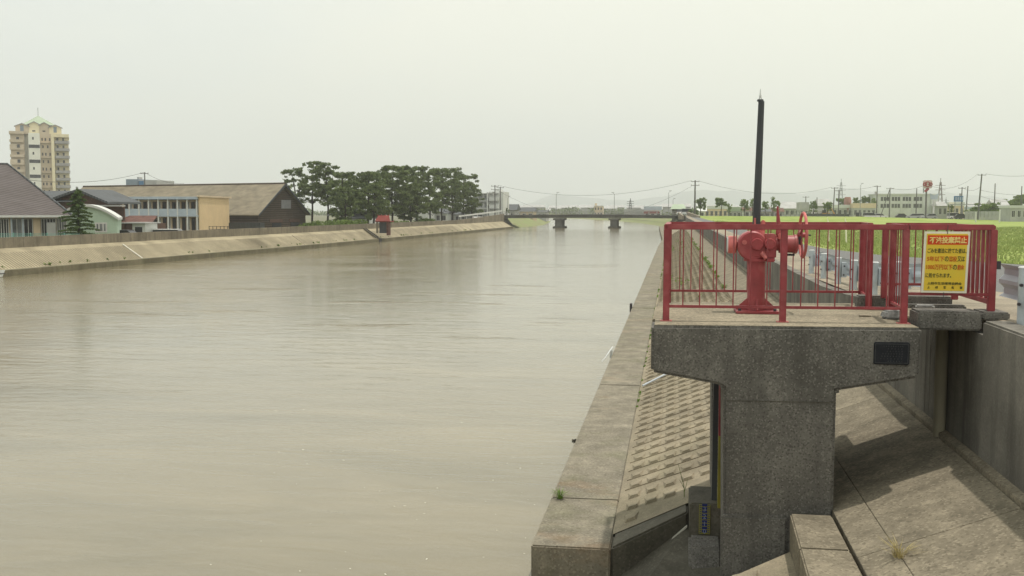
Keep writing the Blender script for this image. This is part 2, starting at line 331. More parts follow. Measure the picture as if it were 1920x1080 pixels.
# water
def water_mat():
    m, t, p = newmat('murky_water'); n = t.nodes.new; l = t.links.new
    tc = n('ShaderNodeTexCoord')
    def noise(s, det, ro, st, rz=0, dist=0):
        mp = n('ShaderNodeMapping'); mp.inputs['Scale'].default_value = st; mp.inputs['Rotation'].default_value = (0, 0, rz); l(tc.outputs['Object'], mp.inputs[0])
        z = n('ShaderNodeTexNoise'); z.inputs['Scale'].default_value = s; z.inputs['Detail'].default_value = det; z.inputs['Roughness'].default_value = ro; z.inputs['Distortion'].default_value = dist; l(mp.outputs[0], z.inputs[0]); return z.outputs[0]
    def mr(i, a, b, c, d):
        q = n('ShaderNodeMapRange'); q.inputs[1].default_value = a; q.inputs[2].default_value = b; q.inputs[3].default_value = c; q.inputs[4].default_value = d; l(i, q.inputs[0]); return q.outputs[0]
    def math_(op, a, b):
        q = n('ShaderNodeMath'); q.operation = op
        for k, v in ((0, a), (1, b)):
            if isinstance(v, (int, float)): q.inputs[k].default_value = v
            else: l(v, q.inputs[k])
        return q.outputs[0]
    ripple = noise(1.0, 6, .62, (1.5, 3.4, 1), .12, .5)
    swell = noise(1.0, 5, .55, (.7, 1.9, 1), .12, .6)
    sx = n('ShaderNodeSeparateXYZ'); l(tc.outputs['Object'], sx.inputs[0])
    west = mr(sx.outputs[0], -9, -27, 0, 1)
    gust = math_('MULTIPLY', mr(noise(.035, 4, .6, (1, 1.6, 1), .5), .40, .62, .1, 1), math_('ADD', math_('MULTIPLY', west, .75), .10))
    band = math_('MULTIPLY', mr(noise(.16, 4, .6, (.6, 2.2, 1), .25), .60, .70, 0, .8), mr(sx.outputs[0], -2.5, -6, 0, 1))
    band = math_('MULTIPLY', band, mr(sx.outputs[1], 20, 27, 0, 1))
    chop = noise(1.0, 4, .6, (2.2, 6.0, 1), .1, .4)
    h = math_('ADD', math_('ADD', math_('MULTIPLY', ripple, math_('MULTIPLY', gust, .7)), math_('MULTIPLY', swell, .30)), math_('MULTIPLY', math_('MULTIPLY', chop, band), 1.3))
    b = n('ShaderNodeBump'); b.inputs['Strength'].default_value = .55; b.inputs['Distance'].default_value = .12; l(h, b.inputs['Height']); l(b.outputs[0], p.inputs['Normal'])
    cr = n('ShaderNodeValToRGB'); cr.color_ramp.elements[0].color = (.158, .138, .088, 1); cr.color_ramp.elements[1].color = (.220, .188, .120, 1)
    l(noise(.22, 5, .6, (.6, 2.0, 1), .15, .6), cr.inputs[0]); cr.color_ramp.elements[0].position = .3; cr.color_ramp.elements[1].position = .66; l(cr.outputs[0], p.inputs['Base Color'])
    p.inputs['Roughness'].default_value = .10; p.inputs['IOR'].default_value = 1.5; p.inputs['Specular IOR Level'].default_value = .6
    return m
M['water'] = water_mat()
def grass_mat():
    m, t, p = newmat('meadow'); n = t.nodes.new; l = t.links.new; tc = n('ShaderNodeTexCoord')
    z = n('ShaderNodeTexNoise'); z.inputs['Scale'].default_value = .12; z.inputs['Detail'].default_value = 9; z.inputs['Roughness'].default_value = .65; l(tc.outputs['Object'], z.inputs[0])
    r = n('ShaderNodeValToRGB'); e = r.color_ramp.elements; e[0].position = .3; e[0].color = (.15, .21, .055, 1); e[1].position = .7; e[1].color = (.33, .35, .14, 1)
    e2 = r.color_ramp.elements.new(.5); e2.color = (.25, .31, .085, 1); l(z.outputs[0], r.inputs[0]); l(r.outputs[0], p.inputs['Base Color']); p.inputs['Roughness'].default_value = .95; p.inputs['Specular IOR Level'].default_value = .1
    return m
M['grass'] = grass_mat()
M['ground'] = mat('dusty_ground', (.16, .16, .10), .95, .2, .05)

# ================================================================== SETTING
# waterline of the left bank
LB = [(-30, -46.3), (20, -45.1), (40, -44.5), (60, -43.95), (67, -43.65), (77, -43.15), (90, -42.8), (100, -42.0), (120, -41.35), (147, -40.95), (175, -40.4), (200, -39.95), (228, -39.5), (246, -39.3)]
def lbx(y):
    return float(np.interp(y, [a for a, b in LB], [b for a, b in LB]))
o = MB().poly((-140, -60, 0), (60, -60, 0), (60, 700, 0), (-140, 700, 0)).build('water', M['water'], origin=False); tag(o, 'murky beige river water with light ripples', kind='structure')

v = []
for i in range(150):
    Yf = 7.5 + 14 * rng.random() ** 1.3; Xf = rng.uniform(-1.8 - Yf * .34, -1.75); sz = rng.uniform(.006, .022); an = rng.uniform(0, 6.28, 3)
    v.append([(Xf + math.cos(q) * sz * 1.4, Yf + math.sin(q) * sz, .004 + .003 * rng.random()) for q in np.sort(an)])
o = leafmesh('scum_flecks', np.array(v).reshape(-1, 3), 3, M['signwhite']); tag(o, 'tiny pale flecks drifting on the near water', 'scum', kind='stuff')
# one ground sheet with the river cut out of it
gl = [(-47.6, -60), (-46.9, 60), (-46.3, 80), (-45.5, 100), (-44.6, 120), (-44.2, 147), (-43.2, 200), (-42.6, 246), (-42.5, 300), (-50, 392), (-75, 520), (-110, 640)]
gr = [(-88, 655), (-60, 590), (-41.5, 516), (-23, 436), (-9.5, 362), (-1.8, 288), (-1.2, 262), (3.2, 240), (3.2, -60)]
m = MB(); zf = lambda y: .9
ring = [(-4000, -60), (-4000, 8400), (4600, 8400), (4600, -60)]
m.poly(*[(x, y, .9) for x, y in ([ring[0]] + [ring[1], ring[2], ring[3]] + gr[::-1] + gl[::-1])])
tag(m.build('ground', M['ground'], origin=False), 'flat town ground behind the levees', kind='structure')

# banks of the river beyond the bridge: grassy earth slopes
def strip(pa, za, pb, zb, name, mt, label):
    m = MB(); n = len(pa)
    for i in range(n - 1): m.poly((*pa[i], za), (*pa[i + 1], za), (*pb[i + 1], zb), (*pb[i], zb))
    return tag(m.build(name, mt, origin=False), label, kind='structure')
M['bankgrass'] = mat('scrubby_bank_grass', (.15, .19, .07), .95, .25, .25, col2=(.21, .19, .11))
strip([(-39.2, 246), (-39.0, 303), (-47.2, 391), (-72, 520), (-107, 640)], -.1, [(-44.5, 246), (-44.5, 303), (-53, 393), (-78, 522), (-113, 642)], 2.3, 'bank', M['bankgrass'], 'scrubby grass bank beyond the bridge on the left')
strip([(-3.6, 246), (-4.0, 288), (-11.7, 362), (-25.6, 436), (-44, 516), (-62.8, 588), (-90, 655)], -.1, [(1.8, 246), (1.5, 288), (-6, 364), (-19.5, 439), (-38, 520), (-56, 592), (-84, 660)], 2.3, 'bank', M['bankgrass'], 'scrubby grass bank beyond the bridge on the right')

# ---- right (near) bank
YS = [11.1, 20, 40, 60, 90, 135, 170, 210, 246]
rcx = lambda y: float(np.interp(y, [0, 110, 135, 250], [-1.57, -1.55, -1.35, -3.4]))
def off(y): return rcx(y) + 1.57
m = MB(); y = 11.1; seg = 0                                            # coping: separate cast lengths with open joints
while y < 246:
    y1 = min(246, y + (1.95 if y < 12 else 8.8)); g = .008
    o0, o1 = off(y), off(y1)
    ya = y + .0; f = .0
    dz = random.uniform(-.004, .004)
    pts = [(-1.57 + o0, ya + (0), .56 + dz), (-.66 + o0, ya + (f if y < 12 else 0), .565 + dz), (-.66 + o1, y1 - g, .565 + dz), (-1.57 + o1, y1 - g, .56 + dz)]
    m.prism(pts, (0, 0, -1.2)); y = y1
o = m.build('river_coping', M['coping'], bevel=.018, origin=False); tag(o, 'broad concrete coping along the near river edge', kind='structure')

m = MB()                                                               # revetment slab under blocks
for a, b in zip(YS[:-1], YS[1:]):
    a2 = 11.86 if a < 12 else a
    m.poly(*(([(-.66, 11.60, gz(-.66)), (.2, 11.90, gz(.2)), (.62, 11.94, gz(.62)), (1.9, 12.0, gz(1.9))] if a < 12 else [(-.66 + off(a), a, gz(-.66)), (1.9, a, gz(1.9))]) + [(1.9, b, gz(1.9)), (-.66 + off(b), b, gz(-.66))]))
o = m.build('revetment', M['block'], origin=False); tag(o, 'sloping block revetment of the near bank', kind='structure')
# raised wedge blocks, running bond
m = MB(); row = 0; y = 11.9
while y < 200:
    P = .5; xs = np.arange(-.58, 1.78, .232) + (0 if row % 2 == 0 else .0)
    for x in xs:
        if y < 12.0 + 1.25 * (min(x, .3) + .42): continue
        xo = x + (off(y) if x < 0 else 0)
        a, b, hh = xo + .045, xo + .185, .040
        z = gz
        # vertical face towards -Y, long ramp behind
        v = [(a, y, z(a) + .001), (b, y, z(b) + .001), (b - .028, y + .012, z(b - .028) + hh), (a + .028, y + .012, z(a + .028) + hh),
             (b + .02, y + .33, z(b + .02) + .002), (a - .02, y + .33, z(a - .02) + .002)]
        m.add(v, [(0, 1, 2, 3), (3, 2, 4, 5), (0, 3, 5), (1, 4, 2)])
    # joint shadow line between courses
    if y > 13.2: m.box(-.6 + off(y), 1.86, y - .012, y, -.02, .012, Matrix(((1, 0, 0, 0), (0, 1, 0, 0), (SL, 0, 1, 1.42 - SL * 1.58), (0, 0, 0, 1))))
    y += P; row += 1
o = m.build('revetment', M['block'], origin=False); tag(o, 'rows of raised wedge blocks on the near slope', kind='structure')

# plain panels with joints, X from 1.9 to the wall, and the wide near apron
def slab(m, x0, x1, y0, y1, t=.3, up=.0, g=.003):
    m.prism([(x0 + g, y0 + g, gz(x0) + up), (x1 - g, y0 + g, gz(x1) + up), (x1 - g, y1 - g, gz(x1) + up), (x0 + g, y1 - g, gz(x0) + up)], (0, 0, -t))
m = MB(); ys = [-2, 3.4, 8.72, 14.0] + [14 + 5.25 * i for i in range(1, 46)]
for a, b in zip(ys[:-1], ys[1:]): slab(m, 1.9, 2.905, a, b)
for a, b in zip([-2, 3.4, 8.72, 12.9], [3.4, 8.72, 12.9, 14.0]): slab(m, 1.60, 1.9, a, b)
m.box(2.91, 2.99, -2, 246, -.02, .045, Matrix(((1, 0, 0, 0), (0, 1, 0, 0), (SL, 0, 1, 1.42 - SL * 1.58), (0, 0, 0, 1))))
o = m.build('apron', M['panel'], bevel=.003, origin=False); tag(o, 'plain cast panels sloping up to the levee wall', kind='structure')

# curb between panels and lower revetment in front of the tower
m = MB(); cxl = lambda y: 1.12 + (y - 8.2) * .032
for a, b in ((-2, 5.2), (5.206, 8.9), (8.906, 9.93)):
    m.prism([(cxl(a), a, 1.425), (1.572, a, 1.425), (1.572, b, 1.425), (cxl(b), b, 1.425)], (0, 0, -.75))
tag(m.build('apron_curb', M['panel'], bevel=.015), 'stepped concrete curb running towards the viewer below the tower', 'curb')

# lower near revetment (blocks) in front of the tower and its top kerb
m = MB()
m.prism([(-.6, 9.15, gz(-.6) - .16), (1.16, 9.74, gz(1.16) - .16), (1.16, -2, gz(1.16) - .16), (-.6, -2, gz(-.6) - .16)], (0, 0, -.3))
for a, y in ((.62, 9.18), (.16, 8.75), (.62, 8.68), (-.3, 8.2), (.16, 8.25), (.62, 8.2)):
    b = a + .20; z = lambda x: gz(x) - .16
    m.add([(a, y, z(a)), (b, y, z(b)), (b - .03, y + .012, z(b) + .05), (a + .03, y + .012, z(a) + .055), (b + .02, y + .38, z(b) + .004), (a - .02, y + .38, z(a) + .004)], [(0, 1, 2, 3), (3, 2, 4, 5), (0, 3, 5), (1, 4, 2)])
o = m.build('revetment', M['block'], origin=False); tag(o, 'lower block slope in front of the gate tower', kind='structure')

# outlet channel floor and far wing wall
w0, w1 = atY(1180, 1080, 11.26), atY(1288, 986, 11.54)
wa, wb = w0 + (w0 - w1) * .6, w1
m = MB(); m.poly((wa.x - .6, wa.y, wa.z - .25), (wb.x, wb.y, wb.z), (1.9, 11.6, .9), (1.9, 8.0, .7), (wa.x - .6, 8.0, -.5))
tag(m.build('channel_floor', M['wing'], origin=False), 'damp concrete floor of the outlet channel', kind='structure')
m = MB()
m.add([(-.652, 11.135, -.6), (-.652, 11.135, .562), (.215, 11.555, .905), (.215, 11.555, -.6), (-.652, 11.60, -.6), (-.652, 11.60, .57), (.215, 11.90, .90), (.215, 11.90, -.6)],
      [(0, 3, 2, 1), (4, 5, 6, 7), (1, 2, 6, 5), (0, 1, 5, 4), (3, 7, 6, 2), (0, 4, 7, 3)])
tag(m.build('wing_wall', M['wingtop'], bevel=.025), 'low dark wing wall rising from the coping corner beside the outlet', 'wall')
m = MB(); u_ = Vector((0, -.05, 0)); p_, q_ = wa + Vector((0, -.02, 0)), wb + Vector((0, -.02, 0)); m.prism([p_, q_, q_ + u_, p_ + u_], (0, 0, .022))
tag(m.build('drain_strip', M['stain']), 'thin pale strip at the foot of the dark wing wall', 'strip')

# levee wall, near tall part and far part
m = MB(); m.prism([(2.985, -6, 1.2), (2.985, 10.23, 1.2), (2.985, 10.23, 3.335), (2.985, -6, 3.335)], (.26, 0, 0))
tag(m.build('levee_wall', M['wall'], bevel=.02), 'tall stained concrete wall at the right edge beside the apron', 'wall')
m = MB(); ya = 10.235; wz = lambda y: float(np.interp(y, [10, 12.2, 12.4, 15, 18, 21, 235, 247], [3.19, 3.19, 3.28, 3.103, 2.943, 2.873, 2.873, 3.303]))
yy = [10.235, 12.2, 12.4, 15, 18, 21] + list(np.arange(28, 240, 10)) + [247]
for a, b in zip(yy[:-1], yy[1:]):
    m.add([(2.995, a, 1.3), (2.995, b - .015, 1.3), (2.995, b - .015, wz(b)), (2.995, a, wz(a)), (3.2, a, 1.3), (3.2, b - .015, 1.3), (3.2, b - .015, wz(b)), (3.2, a, wz(a))],
          [(0, 1, 2, 3), (4, 7, 6, 5), (3, 2, 6, 7), (0, 3, 7, 4), (1, 5, 6, 2)])
tag(m.build('levee_wall', M['wall']), 'long low concrete wall running to the bridge above the near slope', 'wall')
# pipes and stains in the shade under the footbridge
m = MB(); m.tube([(2.93, 11.45, 1.88), (2.93, 11.45, 3.18)], .065, 14)
tag(m.build('drain_pipe', mat('lime_stained_pipe', (.33, .30, .22), .85, .2, 3, stretch=(1, 1, .2), dirt=.4), smooth=True), 'thin vertical pipe on the wall under the footbridge', 'pipe')

# path and roads on the levee
pz = lambda y: float(np.interp(y, [-6, 12, 15, 18, 21, 235, 247], [3.30, 3.30, 3.10, 2.94, 2.87, 2.87, 3.3]))
Y2 = [-6, 5, 10.4, 13, 15, 18, 24, 30, 36, 42, 50, 65, 90, 130, 180, 235, 247]
x1 = lambda y: float(np.interp(y, [0, 14, 22, 30, 60, 250], [9.0, 7.0, 5.2, 4.5, 4.1, 4.1]))   # edge of the concrete path
x2 = lambda y: float(np.interp(y, [0, 20, 28, 35, 40, 48, 250], [26, 17, 11, 7.4, 6.2, 5.8, 5.8]))   # edge of the asphalt
def band(fa, fb, dz, name, mt, label, dzb=None):
    m = MB()
    for a, b in zip(Y2[:-1], Y2[1:]):
        m.poly((fa(a), a, pz(a) + dz), (fb(a), a, pz(a) + (dz if dzb is None else dzb)), (fb(b), b, pz(b) + (dz if dzb is None else dzb)), (fa(b), b, pz(b) + dz))
    return tag(m.build(name, mt, origin=False), label, kind='structure')
band(lambda y: 3.19 if y > 10.2 else 3.24, x1, 0, 'path', M['path'], 'pale concrete path on top of the levee')
band(x1, x2, -.004, 'road', M['asphalt'], 'narrow grey asphalt lane beside the levee path')
m = MB()                                                               # grass slope and meadow
E1 = lambda y: x2(y) + 9
for a, b in zip(Y2[:-1], Y2[1:]):
    m.poly((x2(a), a, pz(a) - .01), (E1(a), a, 2.0), (E1(b), b, 2.0), (x2(b), b, pz(b) - .01))
    m.poly((E1(a), a, 2.0), (160, a, 1.85), (160, b, 1.85), (E1(b), b, 2.0))
m.poly((160, -6, 1.85), (700, -6, 1.85), (700, 247, 1.85), (160, 247, 1.85))
m.poly((3.3, 247, 1.9), (700, 247, 1.85), (700, 480, 1.85), (3.3, 480, 1.85))
tag(m.build('meadow', M['grass'], origin=False), 'bright green meadow beyond the levee lane', kind='structure')

# grass blades on the nearer meadow
def blades(n, xr, yr, hgt, wid, zfun, cond=None):
    x = rng.uniform(*xr, n); u = rng.random(n); y = yr[0] + (yr[1] - yr[0]) * u ** 1.5
    k = np.array([cond(a, b) for a, b in zip(x, y)]) if cond else np.ones(n, bool); x, y = x[k], y[k]; n = len(x)
    z = np.array([zfun(a, b) for a, b in zip(x, y)]); h = hgt * (.4 + .9 * rng.random(n)) * (1 + .5 * np.sin(x * .7) * np.sin(y * .31)); w = wid * (.6 + .8 * rng.random(n)) * (.7 + y / 40)
    an = rng.uniform(0, math.pi, n); dx, dy = np.cos(an) * w, np.sin(an) * w; lx, ly = rng.normal(0, .35, n) * h, rng.normal(0, .35, n) * h
    return np.stack([np.stack([x - dx, y - dy, z - .02], 1), np.stack([x + dx, y + dy, z - .02], 1), np.stack([x + lx, y + ly, z + h], 1)], 1).reshape(-1, 3)
def mz(x, y):
    a = x2(y); 
    return pz(y) - .01 + (2.0 - pz(y)) * min(1, max(0, (x - a) / 9)) if x < a + 9 else 2.0 - .15 * (x - a - 9) / max(1, 160 - a - 9)
v = blades(110000, (5.5, 75), (20, 150), .17, .03, mz, lambda a, b: a > x2(b) + rng.random() * .4 and a < 7 + b * .56)
o = leafmesh('grass', v, 3, M['grassblade']); tag(o, 'tufted meadow grass beyond the lane', 'grass', kind='stuff')

# ---- left (far) bank
def lsec(name, mt, prof, label, y0=-30, y1=246, kind=True, step=6):
    m = MB(); ysl = list(np.arange(y0, y1, step)) + [y1]
    n = len(prof)
    for a, b in zip(ysl[:-1], ysl[1:]):
        A = [(lbx(a) - dx, a, z) for dx, z in prof]; B = [(lbx(b) - dx, b, z) for dx, z in prof]
        for i in range(n - 1): m.poly(A[i], B[i], B[i + 1], A[i + 1])
    o = m.build(name, mt, origin=False)
    if kind: tag(o, label, kind='structure')
    return o
lsec('far_coping', M['lcop'], [(-.02, -.6), (0, .42), (.5, .44), (.52, .3)], 'low concrete coping along the far waterline')
lsec('far_revetment', M['lblock'], [(.48, .41), (2.25, 1.5), (3.0, 1.74)], 'pale ribbed concrete slope of the far bank')
m = MB(); y = -10
while y < 190:
    x0 = lbx(y) - .56; x1_ = lbx(y) - 2.2; w = .052
    zz = lambda x: .41 + (lbx(y) - .48 - x) * (1.5 - .41) / (2.25 - .48) + .006
    m.poly((x0, y - w, zz(x0)), (x0, y + w, zz(x0)), (x1_, y + w, zz(x1_)), (x1_, y - w, zz(x1_))); y += .30
m.poly(*[(lbx(k) - 2.23, k, 1.497) for k in (40, 175)], *[(lbx(k) - 2.27, k, 1.515) for k in (175, 40)]) if False else None
tag(m.build('slope_grooves', M['groove'], origin=False), 'dirt filled grooves running down the far concrete slope', kind='structure')
# far levee wall in lengths with joints
m = MB(); ysl = list(np.arange(-30, 246, 8)) + [246]
for a, b in zip(ysl[:-1], ysl[1:]):
    xa, xb = lbx(a) - 3.0, lbx(b) - 3.0
    m.add([(xa, a, .6), (xb, b - .04, .6), (xb, b - .04, 2.5), (xa, a, 2.5), (xa - .3, a, .6), (xb - .3, b - .04, .6), (xb - .3, b - .04, 2.5), (xa - .3, a, 2.5)], [(0, 1, 2, 3), (4, 7, 6, 5), (3, 2, 6, 7), (0, 3, 7, 4), (1, 5, 6, 2)])
tag(m.build('levee_wall', M['lwall']), 'long grey wall with vertical joints along the top of the far bank', 'wall')
def lslope(px, t):                                                      # a point of the far slope under pixel column px, t 0..1 up the slope
    y = 80
    for _ in range(30):
        X = lbx(y) - (.5 + 1.75 * t); r = ray(px, 450); y = X / r.x * r.y
    return Vector((X, y, .42 + 1.09 * t))
def strip3(name, a, b, w, h, mt):
    a, b = Vector(a), Vector(b); s = (b - a).cross(Vector((0, 0, 1))).normalized() * w
    return MB().prism([a - s, a + s, b + s, b - s], (0, 0, h)).build(name, mt)
tag(strip3('slope_strip', lslope(230, 1.05), lslope(266, .0), .07, .06, M['stain']), 'white strip running diagonally down the far slope below the parked cars', 'strip')
tag(strip3('slope_strip', lslope(548, 1.0), lslope(572, .0), .06, .05, M['path']), 'faint pale strip down the far slope below the timber warehouse', 'strip')
for px, lab in ((1, 'white marker board on the far coping at the left frame edge'),):
    g = atX(px, 512, lbx(59)); m = MB()
    m.box(g.x - .05, g.x + .03, 59.2, 60.1, .02, .45)
    rt = empty('marker_board', (g.x, 59.6, 0), lab, 'marker')
    m.build('board', M['white'], rt); MB().box(g.x + .03, g.x + .04, 59.2, 60.1, .20, .26).build('stripe', M['bolt'], rt)
# bits of weed on the far coping joint
v = []
for i in range(70):
    y = rng.uniform(50, 200); v.append(leaves((lbx(y) - .6 - rng.random() * .3, y, .55), (.10, .15, .16), 9, .12))
o = leafmesh('weeds', np.concatenate(v), 3, M['leaf']); tag(o, 'scattered weeds rooted along the joint of the far coping', 'weeds', kind='stuff')
for k, (px, py, nn, lab) in enumerate([(540, 449, 60, 'dark bush on the far slope left of the red gate'), ]):
    pass

# mountains on the horizon
def ridge(Y, x0, x1, f, label):
    m = MB(); n = 90; P = []
    for i in range(n + 1):
        px = x0 + (x1 - x0) * i / n; g = atY(px, 395, Y); h = f(px) * Y / FPX
        P.append((g.x, Y, -20, g.x, Y + 500 + 300 * math.sin(i * .7), H + max(h, 1)))
    vs = []; fs = []
    for p in P: vs += [(p[0], p[1] - 600, p[2]), (p[3], p[4], p[5]), (p[0], p[1] + 1500, p[2])]
    for i in range(n): fs += [(3 * i, 3 * i + 3, 3 * i + 4, 3 * i + 1), (3 * i + 1, 3 * i + 4, 3 * i + 5, 3 * i + 2)]
    m.add(vs, fs); return tag(m.build('hills', M['hill'], origin=False), label, kind='structure')
def rf(px):
    g = lambda c, w, a: a * math.exp(-((px - c) / w) ** 2)
    return 7 + g(1075, 75, 22) + g(1010, 40, 9) + g(1290, 70, 26) + g(1210, 60, 10) + g(1490, 95, 26) + g(1380, 60, 22) + g(1600, 60, 20) + g(1700, 90, 24) + g(1830, 110, 26) + g(930, 60, 8) + 1.6 * math.sin(px * .045) + .9 * math.sin(px * .11) + .6 * math.sin(px * .31)
ridge(6200, 780, 2250, rf, 'faint blue mountain range on the horizon')

# ================================================================== SLUICE GATE TOWER
sh = lambda x, y, z: (x, y + .065 * (x + .2), z)                       # the tower stands slightly askew to the canal
ZT = 3.26
tower = empty('gate_tower', (1.05, 10.3, .9), 'T-shaped aggregate concrete sluice tower carrying the red hoist and railings', 'gate tower')
Tp = [(-.20, ZT), (-.20, 2.79), (.455, 2.675), (.515, 2.645), (.545, .80), (1.61, .80), (1.612, 2.63), (2.39, 2.77), (2.41, ZT)]
MB().prism([(x, 9.965, z) for x, z in Tp], (0, .62, 0)).build('front_pier', M['tower'], tower, bevel=.028, warp=sh)
Tr = [(-.18, ZT), (-.18, 2.80), (.48, 2.66), (.50, .80), (1.61, .80), (1.63, 2.66), (2.37, 2.80), (2.37, ZT)]
MB().prism([(x, 11.95, z) for x, z in Tr], (0, .62, 0)).build('rear_pier', M['tower'], tower, bevel=.028, warp=sh)
m = MB()
m.box(-.20, .92, 10.587, 11.948, 2.98, ZT - .003); m.box(.925, 2.40, 10.587, 11.948, 2.98, ZT - .003)
m.build('deck_slab', M['slabtop'], tower, bevel=.006, warp=sh)
MB().box(-.17, 2.38, 9.995, 12.54, ZT, ZT + .004).build('screed', M['slabtop'], tower, warp=sh)
m = MB(); m.box(.62, 1.53, 11.0, 11.08, .9, 2.62)
m.build('gate_leaf', M['red'], tower, warp=sh)
m = MB(); m.box(.475, .53, 11.30, 11.42, 1.0, 2.95)
m.build('gate_guide', M['darkpole'], tower, warp=sh)
MB().box(.532, .572, 11.10, 11.20, 1.9, 2.95).build('guide_strip', M['red'], tower, warp=sh)
MB().box(.532, .572, 11.10, 11.20, 1.08, 1.898).build('guide_strip', M['gyellow'], tower, warp=sh)
MB().box(1.56, 1.64, 10.585, 11.95, .8, 2.97).build('side_wall', M['tower'], tower, warp=sh)
MB().box(.515, 1.16, 9.925, 10.0, .62, 1.36).build('footing', M['tower'], tower, bevel=.02, warp=sh)
# drips and cast joint on the front
MB().box(.548, 1.608, 9.957, 9.966, 2.515, 2.519).build('cast_joint', M['wing'], tower, warp=sh)
# footing box with water gauge
box_ = empty('footing_block', (.4, 11.4, .3), 'dark concrete footing block with the yellow and blue gauge on it', 'block')
MB().box(.225, .60, 11.20, 11.93, -.2, 1.11).build('block', M['wing'], box_, bevel=.02)
MB().prism([(.215, 11.195, .76), (.215, 11.195, -.2), (.215, 10.55, -.2), (.215, 10.72, .42), (.215, 10.9, .70)], (.36, 0, 0)).build('ledge', M['tower'], box_, bevel=.03)
gg = empty('water_gauge', (.38, 11.19, .76), 'yellow and blue water level gauge with numbers on the dark block', 'gauge')
g0, g1 = atY(1311, 945, 11.19), atY(1331, 1000, 11.19)
gx0, gx1, gzt, gzb = g0.x, g1.x, 1.115, .765
MB().box(gx0, gx1, 11.186, 11.198, gzb, 1.10).build('board', M['gyellow'], gg)
m = MB(); cx = (gx0 + gx1) / 2
for k in range(9):
    z = gzb + .018 + k * .0375
    m.box(cx - .030, cx + .030, 11.182, 11.186, z, z + .029)
m.build('scale_blocks', M['gblue'], gg)
m = MB()
for k in range(14):
    z = gzb + .012 + k * .024
    m.box(gx0 + .006, gx0 + .026, 11.182, 11.186, z, z + .008)
m.build('tick_mark_row', M['gblue'], gg); m = MB()
for k in range(14): z = gzb + .012 + k * .024; m.box(gx1 - .026, gx1 - .006, 11.182, 11.186, z, z + .008)
m.build('tick_mark_row', M['gblue'], gg)
RX = Matrix.Rotation(math.pi / 2, 4, 'X')
for k, ch in enumerate('0123'):
    text(ch, .075, M['gwhite'], 'numeral', gg, Matrix.Translation((cx, 11.178, gzb + .008 + k * .085)) @ RX, 'CENTER')

# name plate
npx = [atY(1639, 641, 10.09), atY(1704, 684, 10.12)]
X0, X1, Z1, Z0 = npx[0].x, npx[1].x, npx[0].z - .002, npx[1].z
yp = 9.965 + .065 * ((X0 + X1) / 2 + .2)
pl = empty('name_plate', ((X0 + X1) / 2, yp, Z0), 'small dark metal plate with rows of lettering on the tower front', 'plate')
MB().box(X0, X1, yp - .022, yp + .03, Z0, Z1).build('plate', M['plate'], pl, bevel=.008)
m = MB()
for a, b, c, d in ((X0 + .012, X1 - .012, Z1 - .020, Z1 - .014), (X0 + .012, X1 - .012, Z0 + .014, Z0 + .020)): m.box(a, b, yp - .026, yp - .0225, c, d)
for a, b in ((X0 + .012, X0 + .018), (X1 - .018, X1 - .012)): m.box(a, b, yp - .026, yp - .0225, Z0 + .0205, Z1 - .0205)
m.build('rim', M['platelit'], pl)
rows = [(.06, 9), (.10, 5), (.09, 6), (.05, 8), (.04, 8), (.03, 7), (.10, 6)]
m = MB()
for r_, (ind, n) in enumerate(rows):
    z = Z1 - .045 - r_ * .0245
    for k in range(n):
        x = X0 + .03 + ind + k * (X1 - X0 - .08 - ind) / n
        s = .012
        for q in range(3):
            a = random.uniform(0, s); m.box(x + a * .3, x + a * .3 + random.uniform(.005, s), yp - .0245, yp - .0225, z + q * .0045, z + q * .0045 + .0022)
        m.box(x + s * .4, x + s * .4 + .003, yp - .0243, yp - .0226, z, z + s)
m.build('lettering', M['platelit'], pl)

# ------------------------------------------------------------------ railings
def shp(x, y): return y + .065 * (x + .2)
def bar(a, b, w, h): # square section between two points
    a, b = Vector(a), Vector(b); d = (b - a); s = d.cross(Vector((0, 0, 1)))
    if s.length < 1e-4: return MB().prism([(a.x - w, a.y - h, a.z), (a.x + w, a.y - h, a.z), (a.x + w, a.y + h, a.z), (a.x - w, a.y + h, a.z)], d)
    s = s.normalized() * w; u = Vector((0, 0, h)); return MB().prism([a - s - u, a + s - u, a + s + u, a - s + u], d)
def fence_run(root, a, b, z0, ztop, zlow, n, ends=(0, 1), rad=.0070):
    a, b = Vector(a), Vector(b); d = b - a
    bar((a.x, a.y, ztop), (b.x, b.y, ztop), .031, .028).build('top_rail', M['red'], root, bevel=.006)
    bar((a.x, a.y, zlow), (b.x, b.y, zlow), .018, .014).build('lower_rail', M['red'], root, bevel=.004)
    for k in range(n):
        t = (k + 1) / (n + 1); p = a + d * t
        MB().tube([(p.x, p.y, zlow + .012), (p.x, p.y, ztop - .02)], rad, 6, False).build('baluster', M['red'], root, smooth=True)
def post(root, x, y, z0, z1, w=.033):
    bar((x, y, z0), (x, y, z1), w, w).build('post', M['red'], root, bevel=.006)
ZR = ZT + .975                                                        # top of rails
pr_ = empty('platform_railing', (1.1, 11.4, ZT), 'red steel railing with thin balusters around the hoist platform', 'railing')
A = [(-.058, shp(-.06, 10.37)), (1.12, shp(1.12, 10.37)), (2.31, shp(2.31, 10.34))]
Bk = [(-.045, shp(0, 12.42)), (2.27, shp(2.27, 12.42))]
for i, (x, y) in enumerate(A): post(pr_, x, y, ZT, ZR - .022)
for x, y in Bk: post(pr_, x, y, ZT, ZR - .022)
fence_run(pr_, (*A[0], 0), (*A[2], 0), ZT, ZR, ZT + .155, 13)
fence_run(pr_, (*Bk[0], 0), (*Bk[1], 0), ZT, ZR, ZT + .155, 16)
fence_run(pr_, (*A[0], 0), (*Bk[0], 0), ZT, ZR - .002, ZT + .153, 9)
ZB = 3.40                                                             # top of the footbridge beams
Cc = (2.345, 11.25); Bq = (2.235, 11.93)
